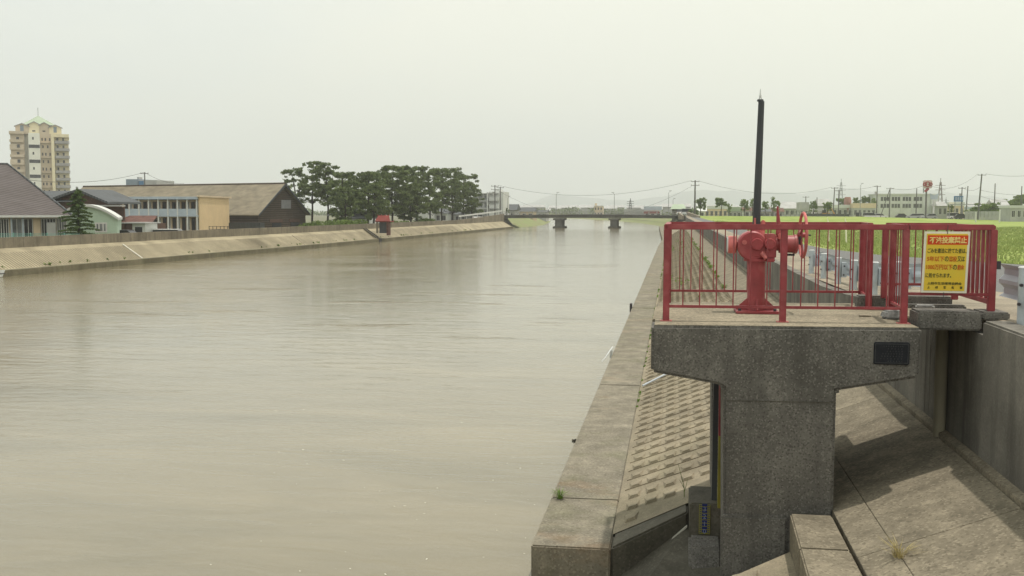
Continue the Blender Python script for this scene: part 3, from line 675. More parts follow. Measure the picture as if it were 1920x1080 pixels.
post(pr_, *Cc, ZT, ZR - .022); post(pr_, *Bq, ZT, ZR - .022)
fence_run(pr_, (*A[2], 0), (*Cc, 0), ZT, ZR - .002, ZT + .153, 4)
fence_run(pr_, (*Bk[1], 0), (*Bq, 0), ZT, ZR - .002, ZT + .153, 3)
for x, y in A + Bk[1:]:
    MB().box(x - .06, x + .06, y - .05, y + .05, ZT + .003, ZT + .010).build('paint_patch', M['faded'], pr_)

wr = empty('footbridge_railing', (2.8, 10.5, ZB), 'red steel railing of the short footbridge, closed at its landward end', 'railing')
n0, n1, f0, f1 = (2.44, 10.53), (3.14, 10.52), (2.40, 11.92), (3.14, 11.82)
for p in (n1, f0, f1): post(wr, *p, ZB + .001, ZR - .022)
fence_run(wr, (2.345, 10.525, 0), (*n1, 0), ZT, ZR, ZB + .165, 5)
fence_run(wr, (*f0, 0), (*f1, 0), ZT, ZR, ZB + .165, 6)
bar((3.142, 10.55, ZR - .003), (3.142, 11.79, ZR - .003), .03, .022).build('top_rail', M['red'], wr, bevel=.006)
bar((3.142, 10.55, ZB + .09), (3.142, 11.79, ZB + .09), .02, .025).build('lower_rail', M['red'], wr, bevel=.004)
for k in range(7):
    y = 10.70 + k * .155
    MB().box(3.130, 3.155, y - .024, y + .024, ZB + .117, ZR - .025).build('slat', M['red'], wr)
MB().box(3.175, 3.215, 10.50, 10.54, ZB + .42, ZB + .50).build('latch', M['bolt'], wr)

# warning sign on the near railing of the footbridge
SY = 10.47
s0, s1 = atY(1731, 434, SY), atY(1813, 549, SY); tl = atY(1735, 434, SY)
SW = s1.x - s0.x - .008; SHt = tl.z - s1.z + .004
sg = empty('warning_sign', ((s0.x + s1.x) / 2, SY, s1.z), 'yellow warning board with a red heading tied to the footbridge railing', 'sign')
Ms = Matrix.Translation((s0.x, SY + .012, s1.z - .004)) @ Matrix.Rotation(R(-4), 4, 'Z') @ Matrix.Shear('XY', 4, (0, 0))
Ms = Matrix.Translation((s0.x, SY + .012, s1.z - .004)) @ Matrix.Rotation(R(-4), 4, 'Z') @ Matrix(((1, 0, .028, 0), (0, 1, 0, 0), (0, 0, 1, 0), (0, 0, 0, 1)))
def sbox(name, x0, x1, z0, z1, y0, y1, mt): return MB().box(x0, x1, y0, y1, z0, z1, Ms).build(name, mt, sg)
sbox('board', 0, SW, 0, SHt, .0, .010, M['signwhite'])
sbox('sheet', .022, SW - .022, .022, SHt - .022, -.003, -.0005, M['signyellow'])
u = SHt / 115.0                                                        # one pixel of the photograph
def row(s_, x, ytop, hpx, mt, name='lettering', bold=.0, wpx=None):
    z = SHt - (ytop + hpx) * u
    size = hpx * u * 1.08
    o = text(s_, 1.0, mt, name, sg, Matrix.Identity(4), bold=bold, ext=.001)
    co = np.array([v.co for v in o.data.vertices]); lo, hi = co.min(0), co.max(0)
    sx = (wpx * u) / (hi[0] - lo[0]); sy = hpx * u / (hi[1] - lo[1])
    T = Ms @ Matrix.Translation((x * u, -.0045, z)) @ RX @ Matrix.Diagonal((sx, sy, 1, 1)) @ Matrix.Translation((-lo[0], -lo[1], -lo[2]))
    o.data.transform(T); return o
sbox('heading_panel', 6.0 * u, 76.5 * u, SHt - 24.5 * u, SHt - 7.0 * u, -.0045, -.0035, M['signred'])
def rowp(parts, x, ytop, hpx):                                         # a line made of differently coloured runs
    for s_, mt, w in parts: row(s_, x + .4, ytop, hpx, mt, wpx=w - .8, bold=.02); x += w
def lift(o, d=.003):
    for v_ in o.data.vertices: v_.co.y -= d
lift(row('不法投棄禁止', 9, 9.6, 12.6, M['signcream'], 'heading', wpx=65, bold=.035))
rowp([('ごみを違法に捨てた者は、', M['signdark'], 69)], 6.5, 31, 9.5)
rowp([('5年以下', M['signorange'], 31), ('の', M['signdark'], 7.5), ('懲役', M['signorange'], 14.5), ('又は', M['signdark'], 13.5)], 6.5, 46, 10)
rowp([('1000万円以下', M['signorange'], 46.5), ('の', M['signdark'], 8), ('罰金', M['signorange'], 12.5)], 6, 61.5, 10)
rowp([('に処せられます。', M['signdark'], 46)], 5.5, 77.5, 9)
rowp([('上越市生活環境協議会', M['signdark'], 61)], 9.5, 94.5, 5)
rowp([('上', M['signdark'], 5)], 10, 102.3, 4.6)
for k, ch in enumerate('越警察署'): rowp([(ch, M['signdark'], 5.5)], 24 + k * 14.2, 102.3, 4.6)
for x in (.5, ):
    for z in (SHt - 3 * u, 3 * u):
        sbox('wire_tie', SW * x - .003, SW * x + .003, z - .01, z + .07 * (1 if z > .3 else -1) + .01, -.006, -.0045, M['bolt'])

# footbridge slab and rear curb
fb = empty('footbridge', (2.75, 11.2, 3.2), 'short aggregate concrete footbridge of two beams from the tower to the levee', 'footbridge')
MB().box(2.425, 3.03, 10.39, 10.78, 3.215, ZB).build('front_beam', M['tower'], fb, bevel=.018)
MB().box(3.033, 3.285, 10.39, 10.78, 3.325, ZB).build('front_beam', M['tower'], fb, bevel=.015)
MB().box(2.425, 3.27, 10.784, 11.80, 3.20, 3.30).build('deck_slab', M['slabtop'], fb, bevel=.01)
MB().box(2.12, 3.16, 11.96, 12.16, ZT + .006, ZB + .02).build('rear_beam', M['tower'], fb, bevel=.018)
MB().box(2.43, 3.27, 11.804, 11.957, 3.20, ZB - .06).build('rear_kerb', M['tower'], fb, bevel=.018)
M['chunk'] = mat('broken_concrete', (.24, .24, .23), .9, .2, 20, bump=.4)
tag(MB().prism([(2.20, 10.86, ZT + .007), (2.36, 10.82, ZT + .007), (2.37, 11.02, ZT + .007), (2.18, 11.04, ZT + .007)], (.03, .02, .085)).build('concrete_chunk', M['chunk'], bevel=.02), 'loose grey concrete wedge lying behind the front right railing post', 'rubble')
tag(MB().prism([(2.62, 11.35, 3.302), (2.80, 11.35, 3.302), (2.86, 11.5, 3.302), (2.66, 11.55, 3.302)], (0, 0, .07)).build('concrete_chunk', M['chunk'], bevel=.015), 'broken grey concrete piece lying on the footbridge deck', 'rubble')
tag(MB().box(1.99, 2.11, 11.08, 11.15, ZT + .006, ZT + .022).build('mortar_patch', M['path'], bevel=.005), 'small pale slab of mortar lying on the platform near the wedge', 'rubble')

# ------------------------------------------------------------------ red hoist
HX, HY = .93, 11.42
ho = empty('gate_hoist', (HX, HY, ZT), 'red gear hoist with a side handwheel and a tall dark stem pipe', 'hoist')
P = lambda px, py, Y=HY: atY(px, py, Y)
MB().box(.70, 1.17, 11.18, 11.66, ZT + .006, ZT + .035).build('base_plate', M['red'], ho, bevel=.006)
m = MB(); m.tube([(HX, HY, ZT + .036), (HX, HY, 3.84)], .098, 28)
m.build('column', M['hoist'], ho, smooth=True)
for dx, dy in ((-1, 0), (1, 0), (0, -1), (0, 1)):
    d = Vector((dx, dy, 0)); s = Vector((-dy, dx, 0)) * .008; b = Vector((HX, HY, ZT + .036))
    MB().prism([b + d * .094 - s, b + d * .215 - s, b + d * .215 - s + Vector((0, 0, .02)), b + d * .094 - s + Vector((0, 0, .13))], s * 2).build('gusset', M['hoist'], ho)
for dx, dy in ((-1, -1), (1, -1), (1, 1), (-1, 1)):
    MB().tube([(HX + dx * .19, HY + dy * .19, ZT + .036), (HX + dx * .19, HY + dy * .19, ZT + .062)], .018, 6).build('anchor_bolt', M['bolt'], ho)
m = MB(); m.tube([(HX, HY, 3.84), (HX, HY, 3.865), (HX, HY, 3.865), (HX, HY, 3.90)], [.145, .145, .12, .135], 28)
m.build('flange', M['hoist'], ho, smooth=True)
# round gear housing seen end-on, with square box beside it
m = MB(); cz = 4.01
m.tube([(HX - .055, HY - .13, cz), (HX - .055, HY - .115, cz), (HX - .055, HY + .14, cz)], [.150, .165, .165], 32)
m.tube([(HX, HY, 3.90), (HX, HY, 3.96)], [.14, .10], 24)
m.build('gear_housing', M['hoist'], ho, smooth=True, bevel=.0)
MB().box(HX + .065, HX + .20, HY - .13, HY + .13, 3.87, 4.145).build('gear_box', M['hoist'], ho, bevel=.015)
for cx_, cz_, r_, nb in ((HX - .01, 4.03, .066, 6), (HX + .128, 4.035, .060, 6)):
    MB().tube([(cx_, HY - .13, cz_), (cx_, HY - .165, cz_), (cx_, HY - .175, cz_)], [r_, r_, r_ * .93], 24).build('bearing_cap', M['hoist'], ho, smooth=True)
    for k in range(nb):
        a = k * 2 * math.pi / nb + .4
        MB().tube([(cx_ + math.cos(a) * r_ * .78, HY - .175, cz_ + math.sin(a) * r_ * .78), (cx_ + math.cos(a) * r_ * .78, HY - .184, cz_ + math.sin(a) * r_ * .78)], .007, 6).build('cap_bolt', M['hoist'], ho)
m = MB(); m.tube([(HX + .05, HY - .13, 3.93), (HX + .07, HY - .165, 3.90), (HX + .085, HY - .175, 3.872)], [.03, .024, .02], 10); m.tube([(HX - .145, HY - .12, 4.05), (HX - .145, HY - .145, 4.05)], .026, 12); m.tube([(HX + .045, HY - .06, 4.10), (HX + .045, HY - .06, 4.175)], [.034, .028], 12)
m.build('oil_plug', M['faded'], ho, smooth=True)
m = MB(); m.box(HX + .10, HX + .185, HY - .15, HY - .05, 3.835, 3.875); m.box(HX - .17, HX - .10, HY - .10, HY + .0, 3.885, 3.93)
m.build('mounting_lug', M['hoist'], ho, bevel=.01)
# left motor cap
m = MB(); m.tube([(HX - .205, HY, 4.02), (HX - .245, HY, 4.02)], [.04, .04], 14); m.tube([(HX - .225, HY, 4.02), (HX - .235, HY, 4.02), (HX - .31, HY, 4.02), (HX - .318, HY, 4.02)], [.085, .098, .098, .09], 26)
m.build('brake_cover', M['faded'], ho, smooth=True)
MB().tube([(HX - .318, HY, 4.02), (HX - .326, HY, 4.02)], [.088, .08], 26).build('end_plate', M['white'], ho)
MB().tube([(HX - .215, HY - .02, 3.93), (HX - .20, HY - .02, 3.965)], .018, 8).build('drain_plug', M['white'], ho)
# right motor
m = MB()
prof = [(.20, .075), (.235, .075), (.236, .10), (.255, .10), (.256, .085), (.31, .085), (.311, .098), (.40, .098), (.402, .108), (.425, .108), (.44, .085), (.445, .04)]
m.tube([(HX + a, HY, 4.03) for a, b in prof], [b for a, b in prof], 26)
m.build('motor', M['hoist'], ho, smooth=True)
MB().box(HX + .22, HX + .30, HY - .10, HY - .02, 4.08, 4.15).build('terminal_box', M['faded'], ho, bevel=.01)
for k in range(4):
    a = HX + .33 + k * .022; MB().tube([(a, HY - .03, 3.925), (a, HY - .03, 3.90)], .012, 6).build('motor_bolt', M['bolt'], ho)
# handwheel, axis along the motor shaft
wc = Vector((HX + .495, HY, 4.13)); ax = Vector((1, .04, 0))
MB().torus(wc, ax, .245, .0165, 40, 8).build('handwheel', M['faded'], ho, smooth=True)
hw = [c for c in ho.children if c.name.startswith('handwheel')][0]
for k in range(3):
    a = R(90 + 120 * k); u_ = ax.normalized().orthogonal().normalized(); w_ = ax.normalized().cross(u_)
    MB().tube([wc - ax.normalized() * .03, wc + (u_ * math.cos(a) + w_ * math.sin(a)) * .245], [.014, .010], 8).build('spoke', M['hoist'], hw, smooth=True)
MB().tube([wc - ax.normalized() * .06, wc + ax.normalized() * .03], [.032, .028], 14).build('hub', M['hoist'], hw, smooth=True)
MB().tube([(HX + .44, HY, 4.03), (HX + .47, HY, 4.13)], [.035, .03], 10).build('wheel_shaft', M['bolt'], ho)
MB().tube([wc + ax.normalized() * .03, wc + ax.normalized() * .085], .009, 8).build('crank_pin', M['bolt'], ho)
# pointed position lever and square boss behind the pipe
a = P(1461, 430); b = P(1459, 390)
MB().tube([(a.x, HY + .05, 4.10), (a.x - .001, HY + .05, 4.20), (b.x, HY + .05, b.z - .01), (b.x, HY + .05, b.z + .02)], [.035, .030, .011, .010], 10).build('change_lever', M['hoist'], ho, smooth=True)
MB().box(HX + .04, HX + .085, HY - .02, HY + .05, 4.145, 4.295).build('indicator_post', M['faded'], ho, bevel=.01)
MB().tube([(HX - .01, HY, 4.14), (HX - .01, HY, 4.20)], [.075, .062], 20).build('pipe_collar', M['hoist'], ho, smooth=True)
pt = P(1426, 190)
st = MB().tube([(HX - .012, HY, 4.20), (HX - .012 + .03, HY, pt.z)], [.044, .033], 22).build('stem_pipe', M['darkpole'], ho, smooth=True)
MB().tube([(pt.x - .003, HY, pt.z), (pt.x - .003, HY, pt.z + .02)], [.036, .034], 20).build('pipe_cap', M['darkpole'], st, smooth=True)
m = MB(); x = pt.x - .003
m.tube([(x - .012, HY, pt.z + .018), (x - .003, HY, pt.z + .055), (x + .001, HY, pt.z + .135)], [.006, .008, .003], 8); m.tube([(x + .015, HY, pt.z + .018), (x + .003, HY, pt.z + .055)], [.005, .006], 8); m.tube([(x - .016, HY, pt.z + .06), (x + .014, HY, pt.z + .062)], .004, 6)
m.build('bird_spike', M['white'], st, smooth=True)
MB().tube([(HX - .03, HY - .04, 4.2), (HX - .03, HY - .04, 4.32)], [.012, .012], 8).build('grease_pipe', M['faded'], ho)

# ------------------------------------------------------------------ guardrails on the levee
def guardrail(ys, xg, y0, y1, label, extra=None, ro=.165):
    g = empty('guardrail', (xg, ys[0], pz(ys[0])), label, 'guardrail', 'steel guardrails on the levee')
    for i, y in enumerate(ys):
        z = pz(y); hh = .56
        p = MB().tube([(xg, y, z - .02), (xg, y, z + hh)], .062, 16).build('post', M['postwhite'], g, smooth=True)
        MB().tube([(xg, y, z + hh), (xg, y, z + hh + .015)], [.069, .060], 16).build('post_cap', M['white'], p)
        for sx_, dz in ((-.055, .40), (.11, .40), (-.07, .22), (.10, .22)):
            if y > 30: continue
            MB().tube([(xg + sx_, y - .075, z + dz), (xg + sx_, y - .045, z + dz)], .016, 6).build('bolt', M['bolt'], p)
        MB().box(xg + .062, xg + .16, y - .05, y + .05, z + .17, z + .47).build('bracket', M['rail'], p)
    prof = [(.0, .20), (.05, .23), (.05, .29), (.0, .34), (.0, .38), (.05, .43), (.05, .49), (.0, .54)]
    n = max(1, int((y1 - y0) / 2)); yy = np.linspace(y0, y1, n + 1); m = MB()
    for a, b in zip(yy[:-1], yy[1:]):
        for k in range(len(prof) - 1):
            (u0, v0), (u1, v1) = prof[k], prof[k + 1]
            m.poly((xg + ro + u0, a, pz(a) + v0), (xg + ro + u0, b, pz(b) + v0), (xg + ro + u1, b, pz(b) + v1), (xg + ro + u1, a, pz(a) + v1))
            m.poly((xg + ro + .007 + u0, a, pz(a) + v0), (xg + ro + .007 + u1, a, pz(a) + v1), (xg + ro + .007 + u1, b, pz(b) + v1), (xg + ro + .007 + u0, b, pz(b) + v0))
    m.build('rail', M['rail'], g, smooth=True)
    return g
GX = 3.36
guardrail([15.6, 17.5, 19.4] + [21.2, 23.2, 25.2] , GX, 13.7, 25.4, 'galvanised guardrail with stout posts on the path behind the platform railing')
guardrail([10.05, 8.0], GX - .06, 7, 11.25, 'galvanised guardrail end with rounded corner at the right frame edge', ro=.13)

# ------------------------------------------------------------------ small plants and litter near the tower
def tuft(name, loc, h, n, spread, mt, label, cat, group=None, w=.008, lean=.5):
    vs = []
    for k in range(n):
        a = rng.uniform(0, 2 * math.pi); d = np.array([math.cos(a), math.sin(a), 0]); q = rng.random() * spread * .3
        p = np.array(loc) + d * q; hh = h * rng.uniform(.5, 1.1); t_ = d * hh * lean * rng.random() * 1.6; s = np.array([-d[1], d[0], 0]) * w
        m1 = p + t_ * .4 + np.array([0, 0, hh * .6]); tip = p + t_ * 1.3 + np.array([0, 0, hh])
        vs += [p - s, p + s, m1, m1 - s * .8, m1 + s * .8, tip]
    return tag(leafmesh(name, np.array(vs), 3, mt), label, cat, group)
g = atZ(1046, 934, .57); tuft('weed', (g.x + .03, g.y, .565), .13, 60, .14, M['weed'], 'small bright green weed at the water edge of the coping', 'weed', w=.008, lean=.9)
g = atX(1686, 1062, 1.9)
tuft('grass_tuft', (1.89, atX(1686, 1062, 1.89).y, gz(1.89)), .13, 90, .2, M['straw'], 'dry straw coloured grass tuft growing from the apron joint', 'grass tuft', w=.004, lean=1.0)
gw = atY(1284, 985, 12.2)
v = MB(); v.tube([(.185, 12.2, .75), (.175, 12.2, 1.02), (.10, 12.2, 1.30)], [.006, .005, .002], 5); v.tube([(.175, 12.2, 1.0), (.12, 12.2, 1.10)], [.004, .002], 5); v.tube([(.18, 12.2, .95), (.22, 12.2, 1.12)], [.004, .002], 5)
tag(v.build('weed_stalk', M['leaf']), 'thin tall weed stalk beside the dark footing block', 'weed')
for i, (px, py, hh, lab) in enumerate([(1358, 529, .17, 'green weed nearest the tower in the row along the slope joint'), (1345, 514, .13, 'low weed second from the tower along the slope joint'), (1333, 497, .2, 'clump of weed third from the tower along the slope joint'),
                                       (1322, 478, .22, 'weed midway up the row along the slope joint'), (1311, 465, .25, 'weed clump fifth from the tower along the slope joint'), (1305, 456, .25, 'weed clump sixth from the tower along the slope joint')]):
    yy_ = atX(px, py, 1.9).y; yy_ = (1.9 * ray(px, py).y / ray(px, py).x)
    tuft('weed', (1.9, yy_, gz(1.9)), hh, 60, .3 + i * .1, M['weed'], lab, 'weed', 'weeds along the joint of the near slope', w=.012, lean=.7)
vs = []
for i in range(34):
    y = 45 + 90 * rng.random() ** 1.3; vs.append(leaves((1.9 + rng.normal() * .1, y, gz(1.9) + .08), (.06, .5, .05), 14, .055))
for i in range(55):
    y = 19 + 90 * rng.random() ** 1.5; vs.append(leaves((-.64 + off(y), y, .58), (.02, .18, .015), 9, .018 + y * .0009))
for i in range(24):
    y = 25 + 90 * rng.random(); vs.append(leaves((rng.uniform(-.4, 1.8), y, gz(.7) + .0), (.2, .3, .3), 12, .08))
tag(leafmesh('weeds', np.concatenate(vs), 3, M['weed']), 'moss and small weeds scattered along the slope joints', 'weeds', kind='stuff')
g0_ = atZ(1207, 723, gz(-.6) + .06); g1_ = atX(1250, 707, .25)
ya = -.62 * ray(1207, 723).y / ray(1207, 723).x
a = Vector((-.60, 21.4, gz(-.60) + .05)); b = Vector((.62, 22.6, gz(.62) + .05))
tag(MB().tube([a, b], .022, 8).build('white_pipe', M['rail'], smooth=True), 'thin white pipe lying across the blocks behind the tower', 'pipe')
gd = atZ(1081, 806, .45)
vs = leaves((-1.62, 16.9, .43), (.06, .06, .035), 60, .028)
tag(leafmesh('debris', vs, 3, M['debris']), 'small dark clump of debris caught at the coping edge', 'debris')
m = MB(); m.box(-1.63, -1.56, 26.6, 26.72, .45, .66); m.tube([(-1.56, 26.7, .74), (-1.74, 26.2, .50), (-1.80, 25.9, .46)], [.02, .012, .012], 8)
tag(m.build('mooring_bracket', M['white'], bevel=.01), 'pale metal bracket on the outer face of the near coping', 'bracket')
m = MB(); m.box(-1.65, -1.56, 39.5, 39.9, .38, .72); tag(m.build('mooring_bracket', M['bolt'], bevel=.01), 'dark metal bracket further up the near coping', 'bracket')
for px, py, lab in ((1553, 418, 'left of two thin white stakes in the meadow beyond the platform'), (1586, 417, 'right of two thin white stakes in the meadow beyond the platform')):
    q = atY(px, py, 60); p2 = atY(px - 2, py - 5 if px > 1580 else py - 6, 60)
    zz = mz(q.x, 60)
    tag(MB().tube([(q.x + .05, 60, zz), (q.x, 60, q.z), (p2.x, 60, p2.z + .12)], [.05, .045, .012], 6).build('stake', M['signwhite'], smooth=True), lab, 'stake')

# ================================================================== TREES
def tree(name, label, cat, base, h, crown, mt, group=None, seed=0, trunk_r=.16, n=150, size=.30, lean=0.0, limbs=6):
    """crown: list of (dx, dy, z, rx, ry, rz) leaf clumps relative to the base"""
    r_ = random.Random(seed); b = Vector(base); root = empty(name, b, label, cat, group); nb_ = 0
    m = MB(); top = max(c[2] for c in crown); k = 6; pts = []
    for i in range(k + 1):
        t = i / k; pts.append(b + Vector((lean * t * t * h + r_.uniform(-.12, .12) * (i > 0) * h * .08, r_.uniform(-.1, .1) * (i > 0), t * top * .97 - .2 * (i == 0))))
    m.tube(pts, [trunk_r * (1.25 - .95 * i / k) for i in range(k + 1)], 7)
    for c in crown:
        if c[3] > .5 and r_.random() < .6 and nb_ < 14:
            nb_ += 1
            z0 = max(.25 * h, c[2] * r_.uniform(.62, .85)); i = min(k - 1, int(z0 / (top * .97) * k)); s = pts[i].lerp(pts[i + 1], .5)
            e_ = b + Vector((c[0] * .85, c[1] * .85, c[2])); mid = s.lerp(e_, .55) + Vector((0, 0, -.04 * h))
            m.tube([s, mid, e_], [trunk_r * .42, trunk_r * .3, trunk_r * .1], 5, False)
    m.build('trunk', M['bark'], root, smooth=True)
    vs = [leaves((b.x + c[0], b.y + c[1], b.z + c[2]), c[3:6], int(n * c[3] * c[3] * (1.2 + c[5])), size) for c in crown]
    leafmesh('crown', np.concatenate(vs), 3, mt, root); return root
def pine(px, ytop, Y, w, seed, label, zb=.9, low=.42, n=150, lean=0):
    while atY(px, ytop, Y).x > lbx(Y) - 5.5: Y += 2                     # keep the trunk on the land side of the wall
    r_ = random.Random(seed); t_ = atY(px, ytop, Y); h = t_.z - zb; cr_ = []; K = int(33 + w * 3.6)
    for k in range(K):
        t = low + (1 - low) * (k + .5) / K; rr = w * .56 * math.sqrt(max(.06, math.sin(math.pi * min(1, .10 + .84 * (t - low) / (1 - low)))))
        a = k * 2.4 + r_.uniform(-.6, .6); d = rr * r_.uniform(.25, 1.05)
        s = r_.uniform(.5, 1.25) * (.36 + w * .050)
        cr_.append((math.cos(a) * d + lean * t * h, math.sin(a) * d * .8, min(h * t + r_.uniform(-.3, .3), h - .35 * s), s, s * .9, s * r_.uniform(.40, .62)))
        for q in range(3): cr_.append((cr_[-1 - q][0] + r_.uniform(-1, 1) * s * 1.1, cr_[-1 - q][1] + r_.uniform(-.8, .8) * s, min(h - .1, cr_[-1 - q][2] + r_.uniform(-.35, .5) * s), s * .42, s * .4, s * .26))
    return tree('pine_tree', label, 'pine tree', (t_.x, Y, zb), h, cr_, M['pine'], 'pines along the far bank', seed, .17, n * .85, .20, lean)
PNX = 1
PN = [(556, 318, 172, 5.4, 'leftmost pine, its thin crown reaching over the timber warehouse gable'), (584, 303, 169, 6.6, 'tall open pine just right of the timber warehouse'),
      (614, 306, 164, 6.6, 'tall pine second to the right of the timber warehouse gable'), (640, 322, 152, 6.0, 'pine left of the grey roofed house in the grove'),
      (664, 326, 160, 6.6, 'pine rising directly behind the grey tiled house roof'), (690, 323, 158, 6.4, 'pine behind the left side of the red gate shelter'),
      (712, 321, 167, 7.0, 'pine behind the red gate shelter'), (735, 312, 170, 8.0, 'broad pine right of the red gate shelter'),
      (757, 311, 177, 8.2, 'dense pine at the highest middle part of the grove'), (782, 313, 184, 8.4, 'pine just right of the grove middle with flat top'),
      (806, 318, 196, 8.6, 'lower pine in the dip right of the grove middle'), (828, 316, 205, 9.0, 'pine left of the tallest right hand pine'),
      (848, 315, 214, 9.6, 'tallest pine of the right end of the grove'), (868, 326, 222, 8.8, 'pine second from the right end of the grove'),
      (884, 342, 226, 6.4, 'short rightmost pine beside the white apartment block'), (700, 345, 150, 5.0, 'short pine filling the gap left of the red shelter'),
      (770, 350, 170, 6.5, 'low dark pine under the grove middle'), (646, 352, 144, 4.5, 'low pine over the left end of the grey house')]
for i, (px, yt, Y, w, lb) in enumerate(PN):
    pine(px, yt, Y, w * (.95 if i > 2 else .9), 40 + i, lb, low=.42 if i < 3 else .28, lean=(-.08 if i == 0 else .02 if i % 2 else -.03))
# pale trunks' undergrowth
for i, (px, Y, w, hh, lb) in enumerate([(598, 131, 2.4, 1.3, 'rounded green shrub at the foot of the timber warehouse gable'), (620, 134, 2.6, 1.5, 'bright green shrub in front of the grey roofed house'), (655, 140, 2.6, 1.5, 'green shrub just left of the red gate shelter'),
                                        (740, 150, 2.4, 1.2, 'low shrub behind the wall right of the red shelter'), (770, 160, 2.6, 1.3, 'low shrub under the middle pines'), (800, 172, 2.6, 1.3, 'low shrub under the right middle pines'), (640, 137, 2.2, 1.4, 'green shrub in front of the house eave in the grove')]):
    while atY(px, 420, Y).x > lbx(Y) - 3.6 - w: Y += 2
    c = atY(px, 420, Y); v = [leaves((c.x + random.uniform(-w, w) * .8, Y + random.uniform(-.5, .5), .9 + hh * random.uniform(.5, 1.25)), (w * .5, w * .4, hh * .4), 260, .20) for _ in range(7)]
    tag(leafmesh('shrub', np.concatenate(v), 3, M['leaf']), lb, 'shrub', 'shrubs behind the far wall')
# fir by the nursery school
def fir():
    Y = 76; t_ = atY(145, 355, Y); zb = .9; h = t_.z - zb; b = Vector((t_.x, Y, zb)); root = empty('fir_tree', b, 'dark layered fir tree standing before the mint green building', 'fir tree')
    MB().tube([b - Vector((0, 0, .2)), b + Vector((.03, 0, h * .5)), b + Vector((0, 0, h))], [.12, .08, .015], 8).build('trunk', M['bark'], root, smooth=True)
    vs = []; m = MB()
    for k in range(46):
        t = .24 + .74 * (k / 46); a = k * 2.4; L_ = (1.42 if t < .45 else 1.42 * (1 - (t - .45) / .58)) * random.uniform(.55, 1.2) + .12
        z0 = b.z + h * t; d = Vector((math.cos(a), math.sin(a), 0)); n = 7
        for j in range(n):
            s = (j + 1) / n; p = Vector((b.x, b.y, z0)) + d * L_ * s + Vector((0, 0, .10 * math.sin(s * 3) - .06 * s))
            vs.append(leaves(tuple(p), (.17 * (1.2 - s * .5), .17, .075), 34, .085, 1))
        m.tube([(b.x, b.y, z0), tuple(Vector((b.x, b.y, z0 + .03)) + d * L_ * .9)], [.025, .008], 4, False)
    vs.append(leaves((b.x, b.y, b.z + h * .97), (.10, .1, .30), 120, .07)); vs.append(leaves((b.x, b.y, b.z + h * .88), (.28, .28, .22), 220, .08))
    m.build('branches', M['bark'], root); leafmesh('crown', np.concatenate(vs), 3, M['cedar'], root)
fir()

# ================================================================== BUILDINGS
def qw(root, name, a, b, c, d, mt, th=.06):                             # a thin slab on four corner points
    a, b, c, d = map(Vector, (a, b, c, d)); n = (b - a).cross(c - a).normalized() * th
    return MB().prism([a, b, c, d], n).build(name, mt, root)
def win(root, x0, x1, y, z0, z1, glass='dglass', frame='frame', fw=.05, mull=1, name='window'):
    """window set in a wall facing -Y at y: frame proud of the wall, glass set back inside it"""
    m = MB(); f = .05
    m.box(x0, x1, y - f, y - .003, z0, z0 + fw); m.box(x0, x1, y - f, y - .003, z1 - fw, z1); m.box(x0, x0 + fw, y - f, y - .003, z0 + fw, z1 - fw); m.box(x1 - fw, x1, y - f, y - .003, z0 + fw, z1 - fw)
    for k in range(mull):
        x = x0 + (x1 - x0) * (k + 1) / (mull + 1); m.box(x - fw * .4, x + fw * .4, y - f, y - .003, z0 + fw, z1 - fw)
    w_ = m.build(name, M[frame], root); MB().box(x0 + fw, x1 - fw, y - .02, y - .004, z0 + fw, z1 - fw).build('pane', M[glass], w_); return w_
def winx(root, x, y0, y1, z0, z1, glass='dglass'):                     # a window in a wall facing +X
    m = MB(); m.box(x + .003, x + .06, y0, y1, z0, z0 + .06); m.box(x + .003, x + .06, y0, y1, z1 - .06, z1); m.box(x + .003, x + .06, y0, y0 + .06, z0 + .06, z1 - .06); m.box(x + .003, x + .06, y1 - .06, y1, z0 + .06, z1 - .06)
    w_ = m.build('window', M['frame'], root); MB().box(x + .004, x + .02, y0 + .06, y1 - .06, z0 + .06, z1 - .06).build('pane', M[glass], w_)

class Fr:                                                             # a building front turned by ang about the point under pixel px at distance Y
    def __init__(s, px, Y, ang):
        s.P = atY(px, 395, Y); s.P.z = .9; s.a = R(ang); s.u = Vector((math.cos(s.a), math.sin(s.a), 0)); s.v = Vector((-math.sin(s.a), math.cos(s.a), 0))
    def hit(s, px, py, d=0):                                          # (x, z) in the unturned frame where the pixel's ray meets the plane at depth d
        r = ray(px, py); o_ = s.P + s.v * d; t = o_.dot(s.v) / r.dot(s.v); p = r * t; return s.P.x + (p - o_).dot(s.u), H + r.z * t
    def X(s, px, d=0): return s.hit(px, 395, d)[0]
    def Z(s, px, py, d=0): return s.hit(px, py, d)[1]
    def turn(s, root): root.rotation_euler = (0, 0, s.a)
# nursery school with big tiled hip roof
f_ = Fr(131, 80, 33); k = empty('nursery_school', f_.P, 'low school with a huge purple brown tiled roof at the left edge', 'school')
X_, Y0 = f_.X, f_.P.y; xr = X_(135, -1.2); ez = f_.Z(60, 404, -1.2); xp, zp = f_.hit(14, 308, 8.5); rl = xr - 36
MB().box(rl + 1, xr - .5, Y0, Y0 + 16, .5, ez - .1).build('wall', M['cream'], k)
m = MB(); A_, B_, Cc_, D_ = (rl, Y0 - 1.2, ez), (xr, Y0 - 1.2, ez), (xr, Y0 + 18, ez), (rl, Y0 + 18, ez); E_, F_ = (rl, Y0 + 8.5, zp), (xp, Y0 + 8.5, zp)
m.poly(A_, B_, F_, E_); m.poly(B_, Cc_, F_); m.poly(Cc_, D_, E_, F_); m.poly(D_, A_, E_)
m.poly(*[(p[0], p[1], p[2] - .02) for p in (A_, D_, Cc_, B_)])
rf_ = m.build('roof', M['kgroof'], k)
